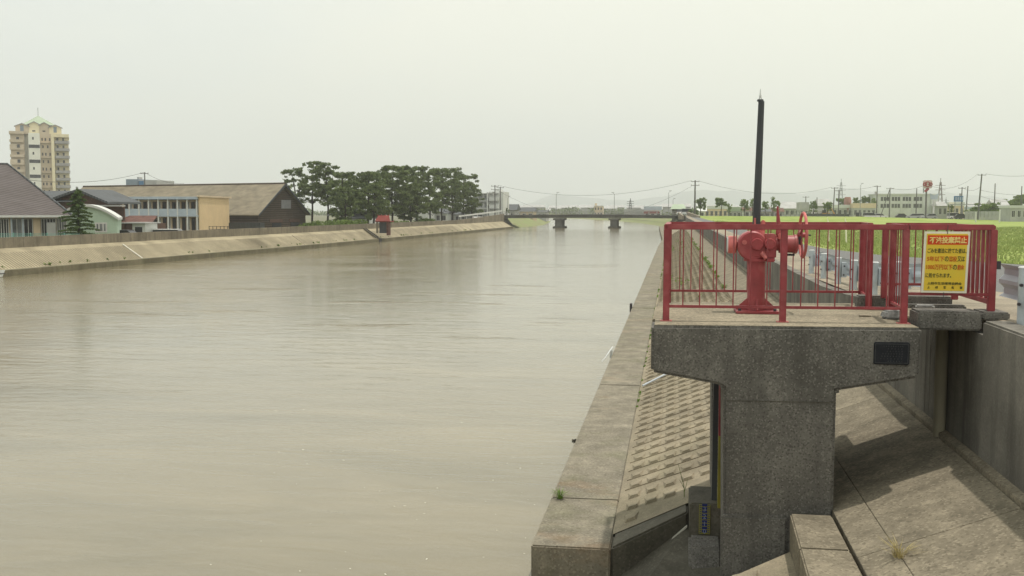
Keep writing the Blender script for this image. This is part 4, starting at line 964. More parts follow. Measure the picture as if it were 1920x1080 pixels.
MB().box(rl, xr + .08, Y0 - 1.34, Y0 - 1.21, ez - .17, ez + .02).build('gutter', M['frame'], rf_)
MB().tube([(xr, Y0 - 1.2, ez + .05), (xp, Y0 + 8.5, zp + .05), (rl, Y0 + 8.5, zp + .05)], .09, 6).build('ridge_cap', M['greyroof'], rf_)
for x0, x1, g_, mu in ((-4, 16, 'dglass', 3), (20, 41, 'cglass', 1), (43, 61, 'dglass', 1), (76, 104, 'dglass', 4), (105, 124, 'cglass', 3)):
    win(k, X_(x0), X_(x1), Y0, 1.9 if x0 > 70 else 1.2, ez - .25, g_, 'frame', .07, mu)
for px in (20.5, 42):
    p0 = X_(px, -.4); MB().box(p0 - .07, p0 + .07, Y0 - .5, Y0 - .3, .9, ez - .03).build('post', M['paleblue'], k)
MB().box(X_(62), X_(75), Y0 - .25, Y0 - .003, .9, ez - .03).build('pillar', M['cream'], k)
MB().box(X_(86, -.9), X_(104, -.9), Y0 - 1.0, Y0 - .4, .9, f_.Z(95, 417, -.9)).build('cabinet', M['grey'], k, bevel=.04)
f_.turn(k)
mf = empty('mesh_fence', (-58, 75, .9), 'teal mesh fence in front of the school', 'fence')
a = atY(-6, 440, 73.5).x; b = atY(150, 440, 73.5).x
for kx in np.arange(a, b + .1, 1.5): MB().box(kx - .03, kx + .03, 73.48, 73.54, .9, 2.62).build('post', M['mintdark'], mf)
m = MB()
for z in np.arange(1.2, 2.6, .12): m.box(a, b, 73.44, 73.455, z, z + .022)
for x in np.arange(a, b, .12): m.box(x, x + .02, 73.456, 73.465, 1.1, 2.58)
m.build('mesh_panel', M['mintdark'], mf)

# grey tiled Japanese house behind
j = empty('tiled_house', (-64, 108, .9), 'dark wooden house with grey tiled gable roof behind the mint building', 'house')
Y = 104; pr1 = atY(172, 357, Y); x0 = atY(100, 357, Y).x; hw_ = atY(204, 376, Y - 0).x - pr1.x
ze = atY(204, 377, Y).z; zr = pr1.z
MB().box(x0 - 2, pr1.x - .4, Y - 1.5, Y + 4.5, .5, ze + .2).build('wall', M['brownwood'], j)
m = MB(); m.prism([(x0 - 3, Y - 3, ze - .1), (x0 - 3, Y + 1.5, zr), (x0 - 3, Y + 6, ze - .1), (x0 - 3, Y + 1.5, zr - .25)], (pr1.x - x0 + 3.2, 0, 0)); m.build('roof', M['greyroof'], j)
gx = pr1.x; gxr = atY(222, 380, Y - 2).x; gw = gxr - gx
m = MB(); m.prism([(gx - gw * .8, Y - 2.2, ze + .1), (gx, Y - 2.2, zr - .15), (gx + gw * .72, Y - 2.2, ze - .05), (gx + gw * .72, Y - 2.2, 1), (gx - gw * .8, Y - 2.2, 1)], (0, 3, 0)); m.build('gable_wall', M['brownwood'], j)
m = MB(); m.prism([(gx - gw * .95, Y - 2.8, ze), (gx, Y - 2.8, zr + .12), (gx + gw * .82, Y - 2.8, ze - .1), (gx + gw * .82, Y - 2.8, ze - .34), (gx, Y - 2.8, zr - .16), (gx - gw * .95, Y - 2.8, ze - .24)], (0, 7, 0)); m.build('gable_roof', M['greyroof'], j)
MB().box(gx - .09, gx + .09, Y - 2.9, Y - 2.81, ze - .5, zr + .35).build('gable_strut', M['grey'], j)
p0, p1 = atY(176, 382, Y - 3).x, atY(228, 382, Y - 3).x
MB().box(p0, p1, Y - 3.3, Y - 2.25, ze - .62, ze - .45).build('canopy', M['grey'], j)
MB().box(p0 + 1, p1 - .2, Y - 2.22, Y - 2.0, 1, ze - .7).build('lower_wall', M['brownwood'], j)

# mint green building with a curved gable
g = empty('mint_building', (-53.5, 86, .9), 'mint green building with a curved gable roof and one white framed window', 'building')
g.name = 'mint_building'; f_ = Fr(160, 86, 28); g.location = f_.P; Y = f_.P.y; (cx0, zt), (xe_, zl) = f_.hit(160, 382.5), f_.hit(222, 408); rw = xe_ - cx0
arc = [(cx0 + rw * t, zl + (zt - zl) * (1 - abs(t) ** 1.75)) for t in np.linspace(-1, 1, 25)]
m = MB(); m.prism([(x * .97 + cx0 * .03, Y, z - .12) for x, z in arc] + [(cx0 + rw * .93, Y, .6), (cx0 - rw * .93, Y, .6)], (0, 8, 0)); m.build('wall', M['mint'], g)
m = MB()
for (xa, za), (xb, zb_) in zip(arc[:-1], arc[1:]): m.prism([(xa, Y - .35, za), (xb, Y - .35, zb_), (xb, Y - .35, zb_ - .24), (xa, Y - .35, za - .24)], (0, 8.7, 0))
m.build('roof', M['bwhite'], g)
win(g, f_.X(177), f_.X(200), Y, 2.35, f_.Z(188, 417), 'cglass', 'frame', .14, 2); f_.turn(g)
# white SUV, minivan -------------------------------------------------
def car(name, label, loc, rz, body, L_=4.4, w=1.72, h=1.5, van=False, group=None):
    prof = ([(-.5, .30), (-.5, .72), (-.47, .98), (-.42, 1.0), (.42, .92), (.49, .78), (.5, .30)] if not van else [(-.5, .30), (-.5, .95), (.44, .95), (.49, .80), (.5, .30)])
    cab = ([(-.44, .95), (-.33, 1.47), (.05, 1.5), (.24, .95)] if not van else [(-.49, .93), (-.46, 1.0 * h / 1.0 - .02), (.12, h), (.40, .93)])
    root = empty(name, (0, 0, 0), label, 'car', group)
    b = MB().prism([(x * L_, -w / 2, z) for x, z in prof], (0, w, 0)).build('body', body, root, bevel=.05)
    MB().prism([(x * L_, -w / 2 + .10, z if z < 1 else z * (h / 1.5 if not van else 1)) for x, z in cab], (0, w - .2, 0)).build('windows', M['dglass'], root, bevel=.04)
    zt_ = h; xs_ = (-.32, .06) if not van else (-.46, .13)
    MB().box(xs_[0] * L_, xs_[1] * L_, -w / 2 + .09, w / 2 - .09, zt_ - .04, zt_ + .03).build('roof', body, root, bevel=.02)
    for x in (-.31, .31):
        for sy in (-1, 1): 
            t_ = MB().tube([(x * L_, sy * (w / 2 - .12), .31), (x * L_, sy * (w / 2 + .02), .31)], .31, 16).build('wheel', M['tyre'], root, smooth=True)
            MB().tube([(x * L_, sy * (w / 2 + .021), .31), (x * L_, sy * (w / 2 + .03), .31)], .18, 12).build('rim', M['polepale'], t_)
    for sy in (-1, 1):
        MB().box(L_ * .485, L_ * .502, sy * w * .36 - .15, sy * w * .36 + .15, .66, .78).build('headlight', M['white'], root)
        MB().box(-L_ * .503, -L_ * .49, sy * w * .40 - .1, sy * w * .40 + .1, .70, .90).build('tail_light', M['redroof'], root)
    root.location = loc; root.rotation_euler = (0, 0, rz); return root
cw = mat('white_car_paint', (.72, .72, .71), .25, .03, spec=.6); cs = mat('silver_car_paint', (.40, .41, .42), .3, .04, metal=.4); cdk = mat('dark_car_paint', (.05, .05, .055), .3, .05); cb = mat('beige_car_paint', (.45, .40, .30), .35, .05)
q = atY(326, 430, 99); car('parked_car', 'white estate car with its roof showing over the wall before the two-storey block', (q.x, 99, q.z - 1.78 + .06), R(8), cw, 4.3, h=1.72, van=True)
q = atY(236, 432, 92); car('parked_car', 'dark minivan showing over the wall beside the small white shed', (q.x, 92, q.z - 1.72), R(5), cdk, 3.9, h=1.74, van=True)
# small rusty roofed shed
s_ = empty('shed', (-62, 105, .9), 'low dark shed with rusty sheet roof behind the minivan', 'shed')
Y = 102; p0, p1 = atY(222, 410, Y), atY(300, 410, Y)
MB().box(p0.x, p1.x - 1.5, Y, Y + 4, .5, 3.0).build('wall', M['brownwood'], s_)
MB().prism([(p0.x - .2, Y - .7, 3.05), (p1.x - .6, Y - .7, 3.0), (p1.x - 1.4, Y + 2, 3.75), (p0.x + .2, Y + 2, 3.75)], (0, 0, .1)).build('roof', M['rust'], s_)
ws = empty('white_shed', (-61, 96, .9), 'tiny white walled shed with dark opening and flat pale roof', 'shed')
Y = 97; p0, p1 = atY(248, 420, Y), atY(272, 420, Y)
MB().box(p0.x, p1.x, Y, Y + 2.5, .5, 3.05).build('wall', M['bwhite'], ws); MB().box(p0.x - 1.4, p1.x + .25, Y - .4, Y + 2.8, 3.06, 3.18).build('roof', M['grey'], ws)
win(ws, p0.x + .25, p1.x - .25, Y, 1.7, 2.75, 'dglass', 'frame', .05, 0)
# timber warehouse
wh = empty('timber_warehouse', (-72, 158, .9), 'long dark timber warehouse with a weathered tan gable roof', 'warehouse')
ap = atY(535, 344, 157.5); e1 = atY(485, 402, 150); e2 = atY(581, 401, 165); dv = Vector((-.983, .184, 0)); L_ = 42
ap = Vector((ap.x, ap.y, ap.z)); back = atY(172, 350, 165)
def down(p, z): return Vector((p.x, p.y, z))
e1i, e2i = e1.lerp(e2, .04), e1.lerp(e2, .96); api = ap - Vector((0, 0, .35)) + dv * .5
m = MB(); m.prism([down(e1i, .5) + dv * .5, down(e2i, .5) + dv * .5, down(e2i, e2.z - .1) + dv * .5, api, down(e1i, e1.z - .1) + dv * .5], dv * (L_ - 1)); m.build('wall', M['dwood'], wh)
apb = ap + dv * L_; apb.z = atY(172, 350, apb.y).z
def slab4(a, b, c, d, t=.22): return MB().prism([a, b, c, d], (0, 0, -t))
e1b, e2b = e1 + dv * L_, e2 + dv * L_
rr = slab4(ap, e1 + Vector((0, 0, -.05)), e1b, apb).build('roof', M['rooftan'], wh)
slab4(ap, e2 + Vector((0, 0, -.05)), e2b, apb).build('roof', M['rooftan'], wh)
MB().tube([ap + Vector((0, 0, .05)), apb + Vector((0, 0, .05))], .14, 6).build('ridge_cap', M['dwood'], rr)
nx = (e2 - e1).cross(Vector((0, 0, 1))); nx.z = 0; nx.normalize()
def gpt(s, z): p = e1.lerp(e2, s); return Vector((p.x, p.y, z)) + dv * .5 + nx * .03
gl_ = lambda px, py: None
def gwin(name, px0, px1, py0, py1, mt, th=.06):
    # find parameters on the gable plane for given pixels
    def hit(px, py):
        r = ray(px, py); o_ = e1 + dv * .5; t = (o_ - Vector((0, 0, H))).dot(nx) / r.dot(nx); return Vector((0, 0, H)) + r * t + nx * .004
    P4 = [hit(px0, py1), hit(px1, py1), hit(px1, py0), hit(px0, py0)]; return MB().prism(P4, nx * th).build(name, M[mt], wh)
gwin('shutter', 527, 545, 375, 391, 'shutter'); gwin('door', 510, 527, 418, 430, 'dglass'); gwin('door', 545, 560, 417, 430, 'dglass'); gwin('lintel', 505, 530, 411, 417, 'brownwood'); gwin('lintel', 542, 562, 410, 416, 'brownwood')
for sgn, (a, b) in enumerate(((ap, e1), (ap, e2))): MB().prism([a + nx * .02, b + nx * .02, b + nx * .02 - Vector((0, 0, .32)), a + nx * .02 - Vector((0, 0, .42))], nx * .1).build('barge_board', M['darkpole'], wh)
p0, p1 = atY(427, 402, 148).x, atY(486, 402, 148).x
MB().box(p0, p1, 148.2, 150, .9, 2.5).build('lean_to', M['darkpole'], wh)
# two-storey apartment block with balcony walkway
f_ = Fr(372, 134, 9); ab = empty('apartment_block', f_.P, 'two-storey white galleried apartment block with a tan end wall', 'apartment block')
Y = f_.P.y; xb = f_.P.x; xa = f_.X(216); zt = f_.Z(300, 373.5); zf2 = f_.Z(300, 404.5)
r = ray(427, 395); DD = next(d for d in np.arange(2, 30, .1) if f_.X(427, d) <= xb)     # depth at which the end wall meets pixel column 427
MB().box(xa, xb - .02, Y + 1.4, Y + DD, .5, zt - .1).build('wall', M['cream'], ab)
MB().box(xa - .3, xb - .02, Y - .3, Y + DD + .3, zt - .02, zt + .36).build('roof', M['paleblue'], ab)
MB().box(xb, xb + .2, Y + .1, Y + DD, .5, zt + .30).build('end_wall', M['tan'], ab)
MB().box(xb - .005, xb + .4, Y - .5, Y + DD + .7, zt + .303, zt + .55).build('end_roof', M['cream'], ab)
MB().box(xa, xb - .02, Y, Y + 1.39, zf2 - .12, zf2 + .06).build('gallery_floor', M['paleblue'], ab)
n = 8; xs_ = [f_.X(224 + i * 18.1) for i in range(n + 1)]
for i, x in enumerate(xs_): MB().box(x - .09, x + .09, Y + .02, Y + .2, .8, zt - .03).build('column', M['frame'], ab)
for i in range(n):
    MB().box(xs_[i] + .1, xs_[i + 1] - .1, Y + .05, Y + .12, zf2 + .07, f_.Z(300, 391.5)).build('balcony_panel', M['paleblue'], ab)
    for zz0, zz1 in ((1.3, zf2 - .3), (zf2 + .1, zt - .35)):
        w0 = xs_[i] + .15; ww = (xs_[i + 1] - xs_[i]) - .2
        win(ab, w0, w0 + ww * .48, Y + 1.4, zz0, zz1, 'dglass', 'brownwood', .08, 0, 'door'); win(ab, w0 + ww * .55, w0 + ww * .95, Y + 1.4, zz0 + .3, zz1, 'cglass', 'frame', .06, 1)
f_.turn(ab)
ft = empty('low_fence', (atY(410, 430, 118).x, 118, .9), 'thin low railing at the foot of the tan end wall', 'fence')
for i in range(7):
    p_ = atY(392 + i * 7, 430, 118); MB().box(p_.x - .03, p_.x + .03, 118, 118.06, .9, 2.45).build('post', M['darkpole'], ft)
p0, p1 = atY(392, 430, 118).x, atY(434, 430, 118).x
for z in (2.05, 2.38): MB().box(p0, p1, 117.96, 117.998, z, z + .05).build('bar', M['darkpole'], ft)
# small blue grey rooftop building above warehouse
bb = empty('office_block', (-150, 300, .9), 'blue and grey flat roofed block rising behind the warehouse ridge', 'building')
q0, q1, q2 = atY(236, 336, 300), atY(258, 336, 300), atY(292, 336, 300)
MB().box(q0.x, q1.x, 300, 312, .5, q0.z).build('wall', M['bluegrey'], bb); MB().box(q1.x + .01, q2.x, 300.5, 312, .5, q0.z - .3).build('wing', M['grey'], bb)
MB().box(q1.x + .2, atY(268, 336, 300).x, 300.3, 300.49, q0.z - 2, q0.z - .6).build('sign_panel', M['signblue'], bb)
MB().box(atY(254, 335, 300).x, q1.x, 301, 303, q0.z + .003, q0.z + .7).build('roof_tank', M['grey'], bb)
# house in the grove
hh = empty('grove_house', (-58, 165, .9), 'low house with layered grey tiled roof among the pines', 'house')
Y = 158; a, b = atY(622, 395, Y), atY(690, 410, Y)
MB().box(a.x, b.x, Y, Y + 7, .5, 3.0).build('wall', M['bwhite'], hh)
m = MB(); z0_ = atY(650, 404, Y - 1).z; z1_ = atY(650, 395, Y + 3).z
m.prism([(a.x - .6, Y - 1, z0_), (a.x + 1.2, Y + 3, z1_), (a.x + 1.2, Y + 3.2, z1_), (a.x - .6, Y + 7.5, z0_), ], (0, 0, .15)) if False else None
m.add([(a.x - .8, Y - 1, z0_), (atY(668, 404, Y).x, Y - 1, z0_), (atY(668, 404, Y).x, Y + 7, z0_), (a.x - .8, Y + 7, z0_), (a.x + .6, Y + 3, z1_), (atY(662, 395, Y + 3).x, Y + 3, z1_)], [(0, 1, 5, 4), (1, 2, 5), (2, 3, 4, 5), (3, 0, 4), (0, 3, 2, 1)])
m.build('roof', M['greyroof'], hh)
zl_ = atY(680, 411, Y - 2).z; m = MB(); m.add([(atY(655, 411, Y - 2).x, Y - 2, zl_), (b.x + .2, Y - 2, zl_), (b.x - .2, Y + 2, zl_ + .8), (atY(655, 411, Y - 2).x, Y + 2, zl_ + .8)], [(0, 1, 2, 3)]); m.v = m.v; 
m.prism([Vector(p) + Vector((0, 0, .004)) for p in m.v[:4]], (0, 0, .14)); m.f = m.f[1:]; m.mi = m.mi[1:]; m.build('lower_roof', M['greyroof'], hh)
# houses glimpsed behind the trunks
def house(px0, px1, yt, yr, Y, label, wall='bwhite', roof='greyroof', depth=8, zb=.9, hip=False, wins=(3, 1), flat=False, name='house', group=None, glass='dglass'):
    a, b = atY(px0, yt, Y), atY(px1, yt, Y); r = empty(name, ((a.x + b.x) / 2, Y, zb), label, name.split('_')[-1], group)
    MB().box(a.x, b.x, Y, Y + depth, zb - .3, a.z).build('wall', M[wall], r)
    if flat: MB().box(a.x - .15, b.x + .15, Y - .15, Y + depth + .15, a.z + .003, atY(px0, yr, Y).z).build('roof', M[roof], r)
    else:
        zr = atY(px0, yr, Y + depth / 2).z; o_ = .5; i_ = (b.x - a.x) * (.22 if hip else -.0)
        m = MB(); m.add([(a.x - o_, Y - o_, a.z), (b.x + o_, Y - o_, a.z), (b.x + o_, Y + depth + o_, a.z), (a.x - o_, Y + depth + o_, a.z), (a.x - o_ + i_, Y + depth / 2, zr), (b.x + o_ - i_, Y + depth / 2, zr)], [(0, 1, 5, 4), (2, 3, 4, 5), (1, 2, 5), (3, 0, 4), (0, 3, 2, 1)])
        m.build('roof', M[roof], r)
    nx_, nz_ = wins
    if nx_:
        H_ = (a.z - zb) / nz_; W_ = (b.x - a.x) / nx_
        for i in range(nx_):
            for j_ in range(nz_):
                win(r, a.x + W_ * (i + .2), a.x + W_ * (i + .8), Y, zb + H_ * (j_ + .35), zb + H_ * (j_ + .82), glass, 'frame', max(.05, W_ * .03), 1)
    return r
house(776, 800, 392, 384, 240, 'pale two-storey house glimpsed behind the middle pine trunks', 'bwhite', wins=(2, 2))
house(805, 838, 400, 392, 250, 'low white house glimpsed behind the right pine trunks', 'bwhite', wins=(3, 1))
house(842, 872, 402, 396, 255, 'low grey house glimpsed behind the rightmost pine trunks', 'grey', wins=(3, 1))
house(690, 712, 396, 388, 230, 'white house glimpsed just left of the red gate shelter', 'bwhite', wins=(2, 1))
# white four-storey block beside the bridge
wb = empty('apartment_block', (-46, 262, .9), 'white multi-storey apartment block with open galleries left of the bridge', 'apartment block')
Y = 268; a, b, c = atY(884, 362, Y), atY(914, 362, Y), atY(941, 362, Y); zt = a.z
MB().box(a.x, b.x - .1, Y + 2, Y + 12, .5, zt).build('wall', M['grey'], wb); MB().box(b.x, c.x, Y + 2, Y + 12, .5, zt + .4).build('wing', M['bwhite'], wb)
MB().box(b.x + 1.6, c.x - 1.0, Y + 3, Y + 8, zt + .403, zt + 1.1).build('roof_house', M['bwhite'], wb)
for j_ in range(4):
    z = .9 + (zt - .9) * (j_ + 1) / 4 - .2
    MB().box(a.x - .3, b.x - .4, Y + .8, Y + 1.997, z, z + .2).build('gallery', M['bwhite'], wb)
    if j_ < 3: MB().box(b.x + .3, c.x - 1.2, Y + .9, Y + 1.997, z + .2, z + 1.15).build('balcony', M['bwhite'], wb)
    MB().box(b.x + .3, c.x - 1.2, Y + .9, Y + 1.997, z, z + .196).build('balcony_slab', M['grey'], wb)
    for i in range(3): w_ = (b.x - a.x) / 3; win(wb, a.x + w_ * i + .2, a.x + w_ * (i + .8), Y + 2, z - 1.7, z - .35, 'cglass', 'frame', .07, 1)
MB().box(b.x - .35, b.x - .05, Y + .7, Y + 1.9, .9, zt + .2).build('stair_column', M['bwhite'], wb)
for i in range(2): MB().box(a.x + 1 + i * 2.2, a.x + 1.1 + i * 2.2, Y + .8, Y + .9, .9, zt).build('gallery_post', M['bwhite'], wb)

# far apartment tower
f_ = Fr(80, 385, 33); tw = empty('apartment_tower', f_.P, 'tall tan and cream apartment tower with a pale green pyramid roof', 'apartment tower')
Y = f_.P.y; TX = lambda px, dy=0: f_.X(px, dy); TZ = lambda py: f_.Z(80, py)
flo = [TZ(254 + 14.0 * k_) for k_ in range(13)]; fh = flo[0] - flo[1]
bays = [('left_bay', 24, 50, 2, 'twall1', 3.0), ('link_bay', 50, 58, 5, 'twall2', 2), ('centre_bay', 58, 79.5, -.5, 'twall2', 1.5), ('tan_bay', 79.7, 100, 2.5, 'twall1', 2.5), ('yellow_bay', 100.2, 106, .8, 'twall3', 2), ('right_bay', 106.2, 133, 3.5, 'twall3', 2)]
for nm, a, b, dy, mt, _ in bays: MB().box(TX(a), TX(b), Y + dy, Y + 22, .5, TZ(250 if nm != 'link_bay' else 252)).build(nm, M[mt], tw)
m_ = None
for k_ in range(11):
    z = flo[k_] - fh
    # left bay balconies alternate, centre bay alternate dark recesses, right bay rounded balconies
    ya = Y + 2 - 1.4
    MB().box(TX(22.5), TX(49), ya, Y + 1.99, z + .15, z + 1.25 if k_ % 2 == 0 else z + 2.3).build('balcony', M['twall1'], tw)
    if k_ % 2 == 1: MB().box(TX(58.5), TX(79), Y - .56, Y - .503, z + .9, z + 2.3).build('recess', M['dglass'], tw)
    else: win(tw, TX(65), TX(68.5), Y - .5, z + 1.2, z + 2.4, 'dglass', 'twall2', .05, 0)
    for px in ((83, 92) if k_ % 2 else (82, 88, 96)): win(tw, TX(px), TX(px + 3.2), Y + 2.5, z + 1.0, z + 2.3, 'dglass', 'twall1', .05, 0)
    if k_ % 2 == 0: MB().box(TX(80), TX(100), Y + 1.2, Y + 2.49, z + .1, z + .35).build('balcony', M['twall1'], tw)
    for px in (110, 121): win(tw, TX(px), TX(px + 4), Y + 3.5, z + .9, z + 2.5, 'dglass', 'twall3', .05, 0)
    MB().prism([(TX(106.5), Y + 3.49, z), (TX(106.5), Y + 1.4, z), (TX(108), Y + .9, z), (TX(132), Y + .9, z), (TX(134.5), Y + 1.8, z), (TX(134.5), Y + 3.49, z)], (0, 0, 1.15)).build('balcony', M['twall4'], tw)
    win(tw, TX(36), TX(42), Y + .58, z + (1.55 if k_ % 2 == 0 else .9), z + 2.35, 'dglass', 'twall1', .05, 0) if k_ % 2 else win(tw, TX(35), TX(40.5), Y + 2, z + 1.3, z + 2.4, 'dglass', 'twall1', .05, 0)
MB().box(TX(22), TX(50), Y + .3, Y + 21, TZ(252), TZ(247)).build('cornice', M['twall1'], tw); MB().box(TX(104), TX(134), Y + 1.2, Y + 21, TZ(256), TZ(250)).build('cornice', M['twall3'], tw)
for nm, a, b, py, mt in (('attic', 34, 59, 236, 'twall1'), ('attic', 59.3, 79, 232, 'twall3'), ('attic', 79.3, 97, 233, 'twall1'), ('attic', 97.3, 120, 237, 'twall3')):
    xa_, xb_ = TX(a), TX(b); at_ = MB().prism([(xa_, Y + 3, TZ(251)), (xb_, Y + 3, TZ(251)), (xb_, Y + 3, TZ(py)), ((xa_ + xb_) / 2, Y + 3, TZ(py - 4.5)), (xa_, Y + 3, TZ(py))], (0, 16, 0)).build(nm, M[mt], tw)
    if a in (34, 97.3): MB().box(xa_ + (xb_ - xa_) * .36, xa_ + (xb_ - xa_) * .62, Y + 2.93, Y + 2.997, TZ(247), TZ(py - 1)).build('window_strip', M['bluegrey'], at_)
    else: win(at_, xa_ + (xb_ - xa_) * .3, xa_ + (xb_ - xa_) * .62, Y + 3, TZ(246.5), TZ(243.5), 'dglass', mt, .05, 0)
    MB().prism([(xa_ - .5, Y + 2.4, TZ(py + .5)), ((xa_ + xb_) / 2, Y + 2.4, TZ(py - 5.2)), (xb_ + .5, Y + 2.4, TZ(py + .5)), (xb_ + .5, Y + 2.4, TZ(py + 2)), ((xa_ + xb_) / 2, Y + 2.4, TZ(py - 3.9)), (xa_ - .5, Y + 2.4, TZ(py + 2))], (0, 2.5, 0)).build('attic_eave', M['twall4'], at_)
cx_ = TX(76.5); m = MB(); zt, zb_ = TZ(212.5), TZ(233)
x0_, x1_ = TX(46), TX(110)
m.add([(x0_, Y + 4, zb_), (x1_, Y + 4, zb_), (x1_, Y + 20, zb_), (x0_, Y + 20, zb_), (cx_, Y + 12, zt)], [(0, 1, 4), (1, 2, 4), (2, 3, 4), (3, 0, 4), (0, 3, 2, 1)])
rf_ = m.build('roof', M['greenroof'], tw); MB().tube([(cx_, Y + 12, zt - .3), (cx_, Y + 12, TZ(197))], .12, 6).build('antenna', M['polepale'], rf_); f_.turn(tw)

# ================================================================== FAR SIDE GATE WITH RED SHELTER
rg = empty('far_gate', (-43, 138, .9), 'small sluice gate under a red roof on the far bank', 'gate')
Y = 137; a, b = atY(703, 404, Y), atY(731, 416, Y); bx = lbx(Y)
xl, xr_ = a.x, b.x; zt, zm = a.z, atY(715, 414, Y).z
MB().prism([(xl, Y, zm), (xr_, Y, zm), (xr_ - .3, Y + .6, zt), (xl + .3, Y + .6, zt)], (0, .12, 0)).build('roof', M['redroof'], rg)
MB().box(xl, xr_, Y + .12, Y + 2.2, zm - .18, zm - .02).build('canopy', M['redroof'], rg)
for i in range(4): 
    x = xl + (xr_ - xl) * (.12 + .25 * i); MB().box(x, x + .06, Y + .3, Y + .5, zt + .0, zt + .14).build('finial', M['redroof'], rg)
MB().box(xl + .45, xl + 1.55, Y + .6, Y + 1.6, 1.2, zm - .19).build('housing', M['darkpole'], rg)
MB().box(xl + 1.56, xl + 1.85, Y + .4, Y + 1.5, .9, zm - .19).build('pillar', M['rust'], rg)
MB().box(xl + .1, xl + .35, Y + .2, Y + .45, 1.2, zm - .19).build('pillar', M['lwall'], rg)
for d in (0, 1.0):
    pa = Vector((bx - 2.6, Y + 1.6 - d, 1.72)); pb = Vector((bx - .4, Y + .4 - d, .50)); s = Vector((0, .14, 0))
    MB().prism([pa - s, pa + s, pb + s, pb - s], (0, 0, .22)).build('channel_curb', M['wing'], rg)
MB().box(bx - .2, bx + .12, Y - .6, Y + .4, -.1, .5).build('outfall', M['bolt'], rg)

# ================================================================== BRIDGE
br = empty('road_bridge', (-21, 252, 0), 'low concrete road bridge on two piers crossing the river', 'bridge')
Y = 250; BX0, BX1 = -44.5, 1.6
n = 24; xs_ = np.linspace(BX0, BX1, n + 1); zu = lambda x: 3.22 + .28 * (1 - ((x + 21) / 23.5) ** 2); zd = lambda x: 2.45 + .12 * (1 - ((x + 21) / 23.5) ** 2)
for nm, y0, y1, top, bot in (('girder', Y, Y + .6, lambda x: zu(x) - .25, zd), ('girder', Y + 6.4, Y + 7, lambda x: zu(x) - .25, zd), ('deck', Y - .35, Y + 7.4, zu, lambda x: zu(x) - .247)):
    m = MB(); m.prism([(x, y0, bot(x)) for x in xs_] + [(x, y0, top(x)) for x in xs_[::-1]], (0, y1 - y0, 0)); m.build(nm, M['bridge'], br)
for yy_ in (Y - .3, Y + 7.2):
    m = MB()
    for z in (.35, .78): m.prism([(x, yy_, zu(x) + z) for x in xs_] + [(x, yy_, zu(x) + z + .09) for x in xs_[::-1]], (0, .06, 0))
    m.build('railing_bars', M['grey'], br)
    for x in np.arange(BX0 + .5, BX1, 2.0): MB().box(x - .06, x + .06, yy_ + .061, yy_ + .15, zu(x) + .003, zu(x) + .86).build('railing_post', M['grey'], br)
for px in (1047, 1151):
    x = atY(px, 410, Y).x; p_ = MB().prism([(x - .95 + .25, Y + .3, -.8), (x + .95 - .25, Y + .3, -.8), (x + .95, Y + .8, -.8), (x + .95, Y + 6.2, -.8), (x - .95, Y + 6.2, -.8), (x - .95, Y + .8, -.8)], (0, 0, 3.2)).build('pier', M['bridge'], br)
    MB().box(x - 1.35, x + 1.35, Y - .1, Y + 7.1, 2.0, 2.46).build('pier_cap', M['bridge'], p_)
    MB().prism([(x - 1.1, Y - .2, -.8), (x + 1.1, Y - .2, -.8), (x + 1.5, Y + .4, -.8), (x + 1.5, Y + 6.8, -.8), (x - 1.5, Y + 6.8, -.8), (x - 1.5, Y + .4, -.8)], (0, 0, 1.25)).build('pier_base', M['wing'], p_, bevel=.12)
MB().prism([(-46.5, Y, -.3), (-46.5, Y, 3.1), (-43.2, Y, 3.1), (-40.4, Y, -.3)], (0, 7, 0)).build('abutment', M['wing'], br); MB().prism([(4, Y, -.3), (4, Y, 3.1), (1.0, Y, 3.1), (-3.0, Y, -.3)], (0, 7, 0)).build('abutment', M['wing'], br)
m = MB(); m.prism([(-54, Y + .1, 3.0), (-46.6, Y + .1, 3.14), (-46.6, Y + 6.9, 3.14), (-54, Y + 6.9, 3.0)], (0, 0, -2.4)); m.prism([(4.1, Y + .1, 3.15), (44, Y + .1, 3.0), (44, Y + 6.9, 3.0), (4.1, Y + 6.9, 3.15)], (0, 0, -2.4)); m.prism([(44.01, Y + .1, 3.0), (85, Y + .1, 1.9), (85, Y + 6.9, 1.9), (44.01, Y + 6.9, 3.0)], (0, 0, -1.4))
tag(m.build('road', M['asphalt'], origin=False), 'road embankment leading onto the bridge', kind='structure')
m = MB(); m.poly((4.2, 249.95, 3.13), (44, 249.95, 2.98), (46, 242, 1.87), (5.5, 242, 1.95)); m.poly((44, 249.95, 2.98), (85, 249.95, 1.87), (46, 242, 1.87))
tag(m.build('bank', M['grass'], origin=False), 'grass slope of the road embankment right of the bridge', kind='structure')
# retaining wall and guardrail climbing to the bridge
aw = empty('approach_wall', (-43, 225, 1.7), 'ramped retaining wall with pale guardrail climbing to the left bridge end', 'wall')
m = MB(); Ya, Yb = 196, 249.5
for i in range(8):
    y0 = Ya + (Yb - Ya) * i / 8; y1 = Ya + (Yb - Ya) * (i + 1) / 8 - .05; z = lambda y: 2.5 + 1.1 * max(0, (y - Ya) / (Yb - Ya)) ** 1.2
    xa, xb = lbx(y0) - 2.9, lbx(y1) - 2.9
    m.add([(xa, y0, 1.5), (xb, y1, 1.5), (xb, y1, z(y1)), (xa, y0, z(y0)), (xa - .4, y0, 1.5), (xb - .4, y1, 1.5), (xb - .4, y1, z(y1)), (xa - .4, y0, z(y0))], [(0, 1, 2, 3), (4, 7, 6, 5), (3, 2, 6, 7), (0, 3, 7, 4), (1, 5, 6, 2)])
m.build('wall', M['lwall'], aw)
m = MB()
